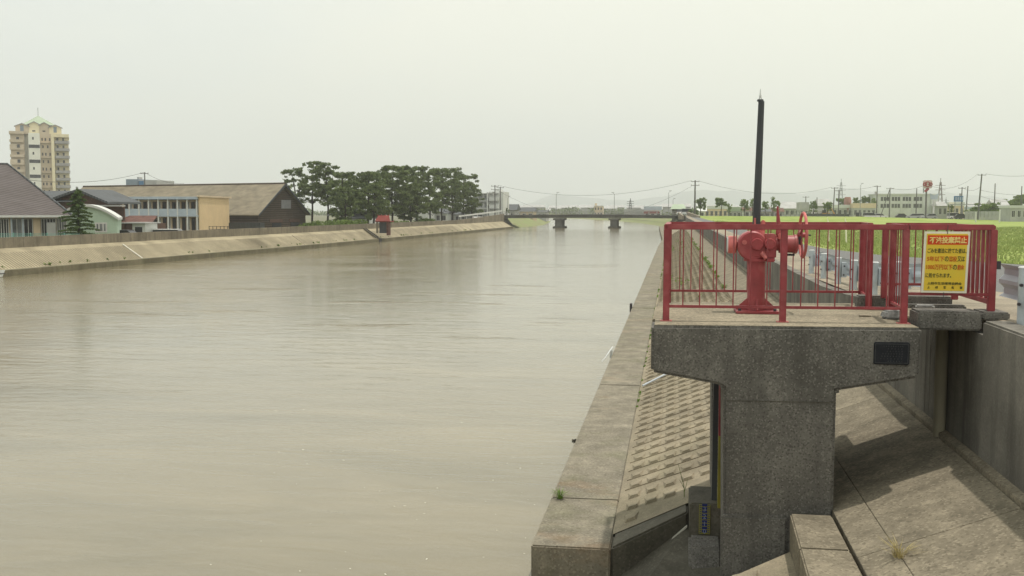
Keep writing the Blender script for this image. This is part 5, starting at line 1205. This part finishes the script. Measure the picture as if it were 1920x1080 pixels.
m.add([(lbx(200) - 3.3, 200, 3.1), (lbx(248) - 3.3, 248, 4.15), (lbx(248) - 3.3, 248, 4.5), (lbx(200) - 3.3, 200, 3.4), (lbx(200) - 3.36, 200, 3.1), (lbx(248) - 3.36, 248, 4.15), (lbx(248) - 3.36, 248, 4.5), (lbx(200) - 3.36, 200, 3.4)], [(0, 1, 2, 3), (4, 7, 6, 5), (3, 2, 6, 7), (0, 4, 5, 1), (0, 3, 7, 4), (1, 5, 6, 2)])
m.build('guardrail', M['bwhite'], aw)
for i in range(9):
    y = 202 + i * 5.5; t = (y - 200) / 48; MB().box(lbx(y) - 3.45, lbx(y) - 3.365, y, y + .1, 2.0, 3.4 + 1.1 * t).build('guardrail_post', M['bwhite'], aw)
q = atY(905, 402, 232); car('parked_car', 'white car on the ramp beside the left end of the bridge', (q.x - 1.5, 236, 2.0), R(75), cw, h=1.5)
rw_ = empty('ramp_wall', (3.5, 235, 2.8), 'pale concrete ramp walls at the right end of the bridge', 'wall')
MB().prism([(3.3, 247.5, 2.9), (3.3, 247.5, 4.1), (5.6, 225, 3.2), (5.6, 225, 2.7)], (.4, 0, 0)).build('wall', M['path'], rw_)
MB().prism([(1.2, 249.4, 2.3), (1.2, 249.4, 4.0), (2.2, 240, 3.2), (2.2, 240, 2.3)], (.35, 0, 0)).build('wall', M['path'], rw_)
# street lamps on the bridge and behind
lampn = [(1043, 361, 249.6, 'left'), (1152, 361, 249.6, 'right')]
def lamp(px, yt, Y, zb, label, name='street_lamp', cat='street lamp', group=None, arm=1):
    t = atY(px, yt, Y); r_ = empty(name, (t.x, Y, zb), label, cat, group)
    MB().tube([(t.x, Y, zb), (t.x, Y, t.z - .4), (t.x + .5 * arm, Y, t.z)], [.10, .06, .04], 6).build('pole', M['polepale'], r_, smooth=True)
    MB().box(t.x + .4 * arm - .35, t.x + .4 * arm + .35, Y - .12, Y + .12, t.z - .02, t.z + .08).build('lamp_head', M['polepale'], r_); return r_
lamp(1043, 361, 250.5, 3.45, 'street lamp above the left bridge pier', group='street lamps along the bridge road'); lamp(1152, 361, 250.5, 3.45, 'street lamp above the right bridge pier', group='street lamps along the bridge road', arm=-1)
lamp(1254, 358, 253, 3.1, 'street lamp above the right end of the bridge', group='street lamps along the bridge road'); lamp(952, 368, 258, 3.0, 'street lamp above the left end of the bridge', group='street lamps along the bridge road')
lamp(1262, 372, 300, 2.6, 'distant street lamp just beyond the right bridge end', group='street lamps along the bridge road')

# ================================================================== POLES AND WIRES
def upole(px, yt, Y, zb, label, arms=1, h=None, mt='pole', trans=False, r=.16, lean=0, group='utility poles'):
    t = atY(px, yt, Y); o_ = empty('utility_pole', (t.x, Y, zb), label, 'utility pole', group)
    MB().tube([(t.x - lean, Y, zb), (t.x, Y, t.z)], [r * 1.15, r * .75], 8).build('pole', M[mt], o_, smooth=True)
    for k_ in range(arms):
        z = t.z - .35 - k_ * .9; MB().box(t.x - 1.0, t.x + 1.0, Y - .16, Y - .06, z, z + .12).build('cross_arm', M['pole'], o_)
        for dx in (-.9, 0, .9): MB().tube([(t.x + dx, Y - .11, z + .12), (t.x + dx, Y - .11, z + .34)], .05, 6).build('insulator', M['grey'], o_)
    if trans: MB().tube([(t.x - .42, Y - .1, t.z - 2.7), (t.x - .42, Y - .1, t.z - 1.7)], .28, 10).build('transformer', M['grey'], o_, smooth=True)
    return Vector((t.x, Y, t.z))
PL = {}
PL['a'] = upole(271, 323, 210, .9, 'utility pole above the blue and grey block behind the warehouse', 1)
PL['b'] = upole(928, 347, 252, .9, 'utility pole before the white apartment block', 2, trans=True)
PL['b2'] = upole(938, 350, 262, .9, 'thinner pole just right of the one before the white apartment block', 1)
PL['c'] = upole(1303.5, 338, 240, 2.0, 'tall utility pole right of the bridge', 2, r=.2)
PL['d'] = upole(1565, 351, 300, 1.85, 'left of two close utility poles above the handwheel', 1, lean=.3)
PL['d2'] = upole(1573, 356, 305, 1.85, 'right of two close utility poles beyond the meadow', 1)
PL['e'] = upole(1645, 348, 300, 1.85, 'utility pole at the left end of the long school building', 1, trans=True)
PL['f'] = upole(1669, 352, 290, 1.85, 'utility pole with a leaning brace before the long school building', 1)
a = PL['f']; tag(MB().tube([(a.x - 2.6, 290, 1.85), (a.x - .1, 290, a.z - .5)], .11, 6).build('pole_brace', M['pole'], smooth=True), 'slanting brace pole leaning on the pole before the school building', 'pole')
PL['g'] = upole(1719, 353, 300, 1.85, 'bare pole in front of the long school building', 0)
PL['h'] = upole(1804, 351, 290, 1.85, 'utility pole with transformer beside the blue sign board', 1, trans=True)
PL['i'] = upole(1815, 349, 285, 1.85, 'bare pole right of the blue sign board', 0, lean=.4)
PL['j'] = upole(1841, 326, 260, 1.85, 'tallest utility pole at the right of the meadow', 1, r=.2, lean=.6)
PL['k'] = upole(1866, 344, 280, 1.85, 'pole with a lamp bracket near the right trees', 0)
PL['l'] = upole(1916, 349, 290, 1.85, 'pole at the right edge of the picture', 0)
PL['m'] = upole(1511, 368, 330, 1.85, 'small distant pole left of the handwheel top', 1, group='utility poles'); PL['n'] = upole(1532, 370, 330, 1.85, 'small distant pole right of the handwheel top', 0)
for px, yt, lb in ((1614, 344, 'floodlight pole between the brick coloured tank and the school'),):
    lamp(px, yt, 290, 1.85, lb, 'light_pole', 'light pole')
q = atY(1781, 382, 290); sgl = lamp(1781, 383, 280, 1.85, 'traffic light pole with a long arm near the blue sign board', 'traffic_light', 'traffic light', arm=-1)
t = atY(1781, 384, 280); MB().box(t.x, t.x + 8, 279.9, 280, t.z, t.z + .18).build('signal_arm', M['polepale'], sgl); MB().box(t.x + 6.2, t.x + 7.6, 279.7, 279.89, t.z - .05, t.z + .4).build('signal_head', M['darkpole'], sgl)
def wire(p, q_, sag, label, n=14, r=.028, dz=0.0):
    p, q_ = Vector(p), Vector(q_); pts = []
    for i in range(n + 1):
        t = i / n; v_ = p.lerp(q_, t); v_.z -= 4 * sag * t * (1 - t) + dz; pts.append(v_)
    return tag(MB().tube(pts, r, 4, False).build('power_line', M['wire']), label, 'power line', 'overhead wires')
wire(PL['b'] + Vector((1, -.1, -.1)), PL['c'] + Vector((-1, -.1, -.1)), 3.0, 'overhead wire sagging across the river above the bridge')
wire(PL['b'] + Vector((.4, -.1, -1.2)), PL['c'] + Vector((-.8, -.1, -1.4)), 7.0, 'lower overhead wire sagging across the river', r=.02)
wire(atY(-40, 322, 150), PL['a'], 2.0, 'overhead wire from the left edge behind the apartment tower to the pole', r=.035)
wire(PL['a'], atY(345, 344, 215), .8, 'overhead wire dropping right from the pole behind the warehouse roof')
wire(PL['c'] + Vector((1, 0, -.2)), PL['d'] + Vector((-.9, 0, 0)), 2.4, 'overhead wire from the tall pole by the bridge across the stem pipe')
wire(PL['d'], PL['e'], .8, 'overhead wire between the pair of poles and the school pole')
wire(PL['f'], atY(1738, 345, 285), 1.0, 'overhead wire between the braced pole and the round sign')
wire(atY(1738, 345, 285), PL['j'] + Vector((-.9, 0, 0)), 2.2, 'overhead wire rising from the round sign to the tallest pole')
wire(PL['j'] + Vector((.9, 0, 0)), atY(1990, 318, 250), 1.0, 'overhead wire from the tallest pole to the right edge')
wire(PL['j'] + Vector((0, 0, -4.0)), PL['l'] + Vector((0, 0, -2.4)), .3, 'lower overhead wire from the tallest pole towards the right edge')
wire(PL['h'], PL['j'] + Vector((0, 0, -3.0)), 1.0, 'overhead wire between the transformer pole and the tallest pole')
wire(PL['j'] + Vector((0, 0, -5.5)), PL['l'] + Vector((0, 0, -4.5)), .4, 'lowest overhead wire from the tallest pole towards the right edge')
# lattice masts far away
def mast(px, yt, Y, label, w=3.0, mt='polepale'):
    t = atY(px, yt, Y); m = MB(); zb = .9; h = t.z - zb
    c4 = lambda s, z: [(t.x + a * s, Y + b * s, z) for a, b in ((-1, -1), (1, -1), (1, 1), (-1, 1))]
    lv = [(w / 2 * (1 - .85 * i / 7), zb + h * .9 * i / 7) for i in range(8)]
    for (s0_, z0_), (s1_, z1_) in zip(lv[:-1], lv[1:]):
        A4, B4 = c4(s0_, z0_), c4(s1_, z1_)
        for i in range(4): m.tube([A4[i], B4[i]], .22, 4); m.tube([A4[i], B4[(i + 1) % 4]], .12, 4)
    m.tube([(t.x, Y, zb + h * .88), (t.x, Y, t.z)], .25, 5)
    for z in (.55, .68, .80): m.box(t.x - w * .8, t.x + w * .8, Y - .2, Y + .2, zb + h * z, zb + h * z + .3)
    return tag(m.build('lattice_mast', M[mt]), label, 'mast', 'distant lattice masts')
mast(1577.5, 335, 900, 'grey lattice mast behind the pair of close utility poles', 5); mast(1764, 334, 800, 'reddish lattice mast right of the round sign', 4.5, 'brownwood'); mast(1182, 372, 700, 'small dark lattice mast above the right bridge pier', 3, 'darkpole'); mast(1774, 370, 900, 'pale slim mast further right than the reddish one', 3)

# ================================================================== RIGHT BACKGROUND
zr_ = 1.85
# long two-storey school
sb = empty('school_building', (45, 345, zr_), 'long grey two-storey school building with rows of windows', 'school')
Y = 340; X = lambda px: atY(px, 380, Y).x; Zp = lambda py: atY(1700, py, Y).z
MB().box(X(1644), X(1745), Y, Y + 14, 1.5, Zp(365)).build('wall', M['bwhite'], sb); MB().box(X(1644) - .3, X(1745) - .02, Y - .4, Y + 14.4, Zp(365) + .003, Zp(363)).build('roof', M['bwhite'], sb)
MB().box(X(1745) + .02, X(1758), Y - 1, Y + 12, 1.5, Zp(363.5)).build('stair_wing', M['bwhite'], sb)
for r_, (p0, p1) in enumerate(((369, 377), (382, 390))):
    for k_ in range(4):
        for j_ in range(3):
            x0_ = X(1651 + k_ * 20.5 + j_ * 5.6); win(sb, x0_, x0_ + (X(1655.9) - X(1651)), Y, Zp(p1), Zp(p0), 'dglass', 'grey', .08, 1)
for k_ in range(5): x0_ = X(1648 + k_ * 20.6); MB().box(x0_, x0_ + .45, Y - .25, Y - .003, 1.5, Zp(366)).build('pilaster', M['bwhite'], sb)
# round pole sign: white board with red ring marks on a tall pole
ps = empty('pole_sign', (46, 285, zr_), 'tall pole sign with red rounded emblem on a pale board', 'sign')
Y = 285; a, b = atY(1731, 338, Y), atY(1748, 353, Y); cx_, cz_ = (a.x + b.x) / 2, (a.z + b.z) / 2; rr_ = (b.x - a.x) / 2
MB().tube([(atY(1736.5, 400, Y).x, Y + .4, zr_), (cx_ - .2, Y + .4, b.z)], .22, 8).build('pole', M['pole'], ps, smooth=True)
MB().tube([(atY(1731.5, 400, Y).x, Y + .6, atY(0, 366, Y).z), (cx_ - .9, Y + .6, b.z)], .16, 6).build('pole', M['polepale'], ps, smooth=True)
sbm = mat('pale_pink_board', (.55, .46, .44), .6, .05); rdm = mat('dark_red_emblem', (.30, .05, .06), .6, .1)
MB().box(a.x, b.x, Y, Y + .35, b.z, a.z).build('board', sbm, ps, bevel=.3)
m = MB()
for dx, r1 in ((-.62, .52), (.0, .85), (.62, .52)): m.torus((cx_ + dx * rr_, Y - .02, cz_), (0, 1, 0), rr_ * r1 * .62, rr_ * .13, 18, 5)
m.build('emblem', rdm, ps)
MB().tube([(cx_ - .6, Y + .2, b.z - .9), (cx_ + .3, Y + .2, b.z)], .35, 8).build('sign_bracket', rdm, ps)
ys_ = empty('pole_sign', (50, 300, zr_), 'small pale blue lozenge sign on a white pole right of the round sign', 'sign')
t = atY(1751, 375, 300); MB().tube([(t.x, 300, zr_), (t.x, 300, t.z)], .25, 8).build('pole', M['bwhite'], ys_); MB().prism([(t.x - .9, 299.7, t.z + .2), (t.x - 1.2, 299.7, t.z + 1.9), (t.x, 299.7, t.z + 1.3), (t.x + 1.2, 299.7, t.z + 1.9), (t.x + .9, 299.7, t.z + .2)], (0, .25, 0)).build('board', M['paleblue'], ys_)
bs = empty('blue_sign_board', (56, 290, zr_), 'blue rectangular sign board above the low shop', 'sign'); a, b = atY(1789, 367.5, 288), atY(1806, 378, 288)
MB().box(a.x, b.x, 288, 288.3, b.z, a.z).build('board', M['signblue'], bs)
for k_ in range(4): x = a.x + .35 + k_ * .55; MB().box(x, x + .32, 287.95, 287.997, b.z + .3, a.z - .3).build('lettering', M['paleblue'], bs)
for dx in (.3, 2.2): MB().box(a.x + dx, a.x + dx + .15, 288.3, 288.45, zr_, b.z + .2).build('leg', M['polepale'], bs)
# houses and shops of the far town, left to right
HS = [(1759, 1776, 386, 378, 330, 'grey hipped house with two dark windows right of the school', 'grey', 'grey', True, (2, 1), False),
      (1790, 1808, 386, 379, 320, 'low shop with dark red fascia under the blue sign board', 'cream', 'bwhite', False, (2, 1), True),
      (1809, 1826, 392, 388, 330, 'low pale shop right of the blue sign board', 'bwhite', 'paleblue', False, (2, 1), True),
      (1866, 1890, 386, 374, 300, 'grey building behind the right hand trees', 'grey', 'grey', False, (2, 1), False),
      (1895, 1960, 390, 385, 240, 'long low shed with white fascia at the right edge', 'grey', 'bwhite', False, (6, 1), True),
      (1600, 1642, 390, 381, 330, 'long low cream and grey building behind the parked cars', 'grey', 'cream', False, (5, 1), True),
      (1560, 1600, 390, 384, 335, 'pale house row left of the brick coloured tank', 'grey', 'bwhite', False, (4, 1), True),
      (1528, 1562, 386, 373, 345, 'grey house with a low pyramid roof beyond the handwheel', 'grey', 'grey', True, (3, 1), False),
      (1528, 1544, 397, 390, 285, 'small white hut behind the palm like trees', 'bwhite', 'bwhite', False, (2, 1), True),
      (1500, 1516, 394, 379, 320, 'narrow grey building left of the small white hut', 'grey', 'grey', False, (2, 2), True),
      (1462, 1500, 391, 379, 360, 'wide grey house with a low roof left of the handwheel', 'grey', 'grey', True, (4, 1), False),
      (1424, 1444, 397, 391, 300, 'small grey hut between the stem pipe and the lever', 'grey', 'greyroof', False, (2, 1), False),
      (1444, 1468, 397, 390, 310, 'low house with reddish roof behind the lever', 'grey', 'rust', False, (3, 1), False),
      (1395, 1418, 395, 389, 310, 'house with faded red roof left of the stem pipe', 'bwhite', 'rust', False, (2, 1), False),
      (1366, 1398, 396, 388, 320, 'pale green roofed low building beyond the fence', 'grey', 'greenroof', False, (4, 1), True),
      (1322, 1364, 392, 386, 300, 'long cream flat roofed building right of the tall pole', 'cream', 'bwhite', False, (5, 1), True),
      (1310, 1322, 396, 382, 290, 'white gabled house beside the tall pole right of the bridge', 'bwhite', 'bwhite', False, (1, 1), False),
      (1260, 1284, 392, 383, 280, 'dark hut with a pale green pyramid roof behind the bridge end', 'wing', 'greenroof', True, (0, 1), False),
      (1208, 1240, 394, 387, 420, 'white and red shop front behind the bridge', 'bwhite', 'paleblue', False, (3, 1), True),
      (1170, 1210, 398, 392, 430, 'dark low works building behind the right bridge pier', 'grey', 'grey', False, (0, 1), True),
      (1114, 1130, 387, 385.5, 520, 'cream block with a small tower beyond the bridge', 'cream', 'bwhite', False, (3, 2), True),
      (945, 966, 394, 383, 290, 'dark roofed house just beyond the left bridge end', 'grey', 'greyroof', False, (2, 1), False),
      (966, 1000, 397, 389, 310, 'long grey roofed house beyond the left bridge end', 'cream', 'greyroof', False, (3, 1), False),
      (1000, 1024, 398, 394, 360, 'low distant grey house beyond the left bridge end', 'grey', 'greyroof', False, (3, 1), False)]
for px0, px1, yt, yr, Y, lb, wl, rf2, hip, wn, fl in HS:
    house(px0, px1, yt, yr, Y, lb, wl, rf2, 8, zr_ if px0 > 1250 else .9, hip, wn, fl, 'shop' if 'shop' in lb else 'house', 'houses and shops of the far town')
a, b = atY(1207, 397, 419), atY(1236, 401, 419); tag(MB().box(a.x, b.x, 419, 419.7, b.z, a.z + .3).build('shop_fascia', M['redroof'], bevel=.05), 'faded red band along the white shop beyond the bridge', 'fascia')
a = atY(1115, 381, 521); tag(MB().box(a.x, a.x + 1.0, 521.5, 525, .9, a.z).build('stair_tower', M['cream'], bevel=.05), 'thin tower at the left of the cream block beyond the bridge', 'tower')
a, b = atY(1590, 369, 330), atY(1601, 376, 330); tag(MB().tube([((a.x + b.x) / 2, 336, 1.5), ((a.x + b.x) / 2, 336, b.z), ((a.x + b.x) / 2, 336, a.z)], [.9, 1.2, .9], 12).build('roof_tank', mat('brick_tank', (.32, .17, .15), .8, .15)), 'brick coloured round tank above the pale house row', 'tank')
a, b = atY(1780, 379, 300), atY(1789, 386, 300); tag(MB().box(a.x, b.x, 300, 300.4, b.z, a.z).build('billboard', M['signwhite'], bevel=.05), 'small white billboard left of the blue sign board', 'billboard')
a = atY(1549, 396, 283); ex = empty('excavator', (a.x, 283, zr_), 'orange yellow excavator parked beyond the meadow', 'excavator')
yl = mat('machine_orange', (.60, .33, .08), .5, .06)
MB().box(a.x - .9, a.x + 1.1, 283, 285, zr_ + .7, zr_ + 1.9).build('body', yl, ex, bevel=.1); MB().box(a.x - .9, a.x, 283.2, 284.4, zr_ + 1.903, zr_ + 2.7).build('cab', M['dglass'], ex); MB().tube([(a.x + .2, 283.5, zr_ + 1.9), (a.x + 1.3, 283.5, zr_ + 3.3), (a.x + 2.3, 283.5, zr_ + 1.6)], [.18, .2, .14], 6).build('arm', yl, ex); MB().box(a.x - 1.1, a.x + 1.3, 282.9, 285.2, zr_ - .1, zr_ + .65).build('tracks', M['tyre'], ex, bevel=.15)
# cars beyond the meadow
CR = [(1610, 300, 'dark green van beyond the meadow, leftmost of the row', cdk, True, 80), (1632, 298, 'white car before the low cream building', cw, True, 5), (1651, 300, 'white car left of the braced pole', cw, False, 10),
      (1693, 296, 'dark car left of the silver one before the school', cdk, False, 0), (1712, 295, 'silver car in front of the school building', cs, False, 175), (1743, 292, 'pale silver car under the round sign', cs, False, 185),
      (1728, 300, 'white car partly hidden between the two silver cars', cw, False, 0), (1791, 286, 'white pickup beside the low shop', cw, True, 5), (1804, 282, 'dark car right of the white pickup', cdk, False, 0),
      (1290, 262, 'white van coming off the right bridge end', cw, True, 60), (1278, 268, 'white car at the right end of the bridge', cw, False, 70)]
for px, Y, lb, mt, vn, ang in CR:
    a = atY(px, 400, Y); car('parked_car', lb, (a.x, Y, 2.05 if px > 1500 else 3.12), R(ang), mt, 3.9, h=1.5 if not vn else 1.8, van=vn, group='cars beyond the meadow')
m = MB(); m.prism([(20, 278, 1.9), (90, 270, 1.9), (90, 306, 1.9), (20, 312, 1.9)], (0, 0, .08)); tag(m.build('road', M['path'], origin=False), 'pale road strip with parked cars beyond the meadow', kind='structure')
# fence of the embankment right of the bridge
ef = empty('embankment_fence', (20, 249, 3.1), 'dark railing along the embankment right of the bridge', 'fence')
for i in range(36): x = 5 + i * 1.05; MB().box(x - .04, x + .04, 249.6, 249.7, 2.9, 4.15).build('post', M['pole'], ef)
for z in (3.35, 4.08): MB().box(4.5, 42.5, 249.5, 249.597, z, z + .07).build('bar', M['pole'], ef)
wx0, wx1 = atY(1512, 400, 262).x, atY(1592, 400, 262).x
m = MB(); m.prism([(wx0, 262, 1.7), (wx1, 262, 1.7), (wx1, 262, 3.55), (wx0, 262, 3.7)], (0, .2, 0)); tag(m.build('low_wall', M['darkpole']), 'long low dark wall beyond the meadow', 'wall')
fr = empty('field_fence', (62, 255, zr_), 'grey board fence under the right hand trees', 'fence'); a, b = atY(1810, 395, 262).x, atY(1912, 395, 262).x
for k_ in range(14):
    x0_ = a + (b - a) * k_ / 14; MB().box(x0_, x0_ + (b - a) / 14 - .08, 262, 262.1, zr_ - .1, atY(0, 396, 262).z).build('panel', M['grey'], fr)
for px, lb in ((1875, 'thin white pole in the meadow before the board fence'), (1830, 'short white pole left in the meadow before the board fence')):
    a = atY(px, 393 if px > 1850 else 397, 225); tag(MB().tube([(a.x, 225, 1.7), (a.x, 225, a.z)], .14, 6).build('marker_pole', M['frame']), lb, 'pole')
# right hand trees and town trees
def blob(px, ytop, ybot, wpx, Y, lb, mt='leaf', n=5, zb=None, grp='trees of the far town'):
    t, b, w_ = atY(px, ytop, Y), atY(px, ybot, Y), wpx / FPX * Y; zb = zr_ if zb is None else zb; hc = t.z - b.z; r_ = random.Random(px)
    cr_ = [(r_.uniform(-.32, .32) * w_, r_.uniform(-.3, .3) * w_, b.z - zb + hc * (.12 + .72 * r_.random()), w_ * .27, w_ * .27, hc * .28) for _ in range(n)] + [(r_.uniform(-.5, .5) * w_, r_.uniform(-.3, .3) * w_, b.z - zb + hc * r_.uniform(-.25, .98), w_ * .14, w_ * .14, hc * .13) for _ in range(20)]
    cr_[0] = (0, 0, t.z - zb - hc * .22, w_ * .22, w_ * .22, hc * .22)
    s = max(.18, w_ * .045); return tree('tree', lb, 'tree', (t.x, Y, zb), t.z - zb, cr_, M[mt], grp, px, .14, 260 / max(1, (w_ * .26) ** 2) * .8, s)
BT = [(1314, 371, 388, 20, 262, 'round tree beside the tall pole right of the bridge'), (1353, 372, 386, 20, 262, 'round dark tree above the cream building'), (1396, 374, 390, 14, 262, 'small round tree left of the stem pipe'),
      (1411, 373, 388, 10, 270, 'small tree just left of the stem pipe'), (1435, 378, 390, 12, 265, 'small tree between the stem pipe and the lever'), (1450, 370, 388, 8, 268, 'slim leaning tree left of the lever'),
      (1457, 377, 392, 12, 275, 'small dark tree behind the lever'), (1367, 382, 397, 8, 264, 'thin small tree before the green roofed building'), (1526, 376, 392, 13, 280, 'palm like tree left of the excavator'),
      (1552, 378, 392, 16, 282, 'broad tree above the excavator'), (1577, 372, 382, 16, 350, 'dark tree left of the brick coloured tank'), (1586, 373, 382, 10, 350, 'small dark tree beside the brick coloured tank'),
      (1606, 371, 382, 14, 352, 'dark tree right of the brick coloured tank'), (1618, 368, 382, 12, 352, 'pointed dark tree above the cream building'), (1628, 369, 383, 14, 352, 'dark tree near the left end of the school'),
      (1639, 371, 396, 10, 335, 'tall narrow dark tree against the end of the school'), (1784, 384, 396, 10, 300, 'small tree beneath the traffic light arm'),
      (1830, 388, 402, 34, 275, 'wide low bush left of the tallest pole'), (1848, 383, 402, 34, 272, 'broad green tree right behind the tallest pole'), (1862, 380, 400, 26, 270, 'green tree before the grey building'),
      (1902, 374, 388, 34, 330, 'dark wooded tree mass at the right edge'), (1878, 380, 392, 26, 335, 'dark tree behind the white fascia shed'), (1925, 366, 386, 34, 330, 'tall dark tree at the right edge'),
      (950, 390, 398, 10, 275, 'yellow green small tree before the house at the left bridge end'), (1305, 392, 404, 10, 262, 'dark bush at the foot of the tall pole right of the bridge'), (1295, 393, 402, 8, 258, 'dark bush beside the white van')]
for px, yt, yb, w_, Y, lb in BT: blob(px, yt, yb, w_, Y, lb)
# far tree line and roofs: reads as one mass
v = []
for i in range(420):
    px = rng.uniform(560, 2000); Y = rng.uniform(480, 900); b = atY(px, 395, Y)
    if px < 1230 and Y < 640: continue
    hgt = rng.uniform(2, 6); v.append(leaves((b.x, Y, .9 + hgt * .5), (rng.uniform(4, 12), 4, hgt * .6), 70, 1.1))
tag(leafmesh('woodland', np.concatenate(v), 3, M['pine']), 'distant line of trees along the horizon', 'woodland', kind='stuff')
m = MB()
for i in range(130):
    px = rng.uniform(700, 2000); Y = rng.uniform(560, 950); b = atY(px, 395, Y); w_ = rng.uniform(4, 9); h_ = rng.uniform(3.5, 6.5)
    if px < 1230 and Y < 680: continue
    m.box(b.x - w_, b.x + w_, Y, Y + 8, .6, .6 + h_); m.prism([(b.x - w_ - .5, Y - .5, .61 + h_), (b.x + w_ + .5, Y - .5, .61 + h_), (b.x + w_ + .5, Y + 4, 2.4 + h_), (b.x - w_ - .5, Y + 4, 2.4 + h_)], (0, 0, .2))
tag(m.build('distant_town', M['grey'], origin=False), 'distant roofs of the town along the horizon', 'town', kind='stuff')

# ================================================================== HAZE
m = MB(); m.box(-4200, 4800, -120, 8700, -22, 620); o = m.build('haze', M['grey'], origin=False); o.data.materials.clear()
hm = bpy.data.materials.new('haze_air'); hm.use_nodes = True; t_ = hm.node_tree; t_.nodes.clear(); ou = t_.nodes.new('ShaderNodeOutputMaterial'); pv = t_.nodes.new('ShaderNodeVolumePrincipled')
pv.inputs['Color'].default_value = (.935, .965, .985, 1); pv.inputs['Density'].default_value = .00034; pv.inputs['Anisotropy'].default_value = .3
t_.links.new(pv.outputs[0], ou.inputs['Volume']); o.data.materials.append(hm); tag(o, 'thin summer haze', 'haze', kind='stuff')
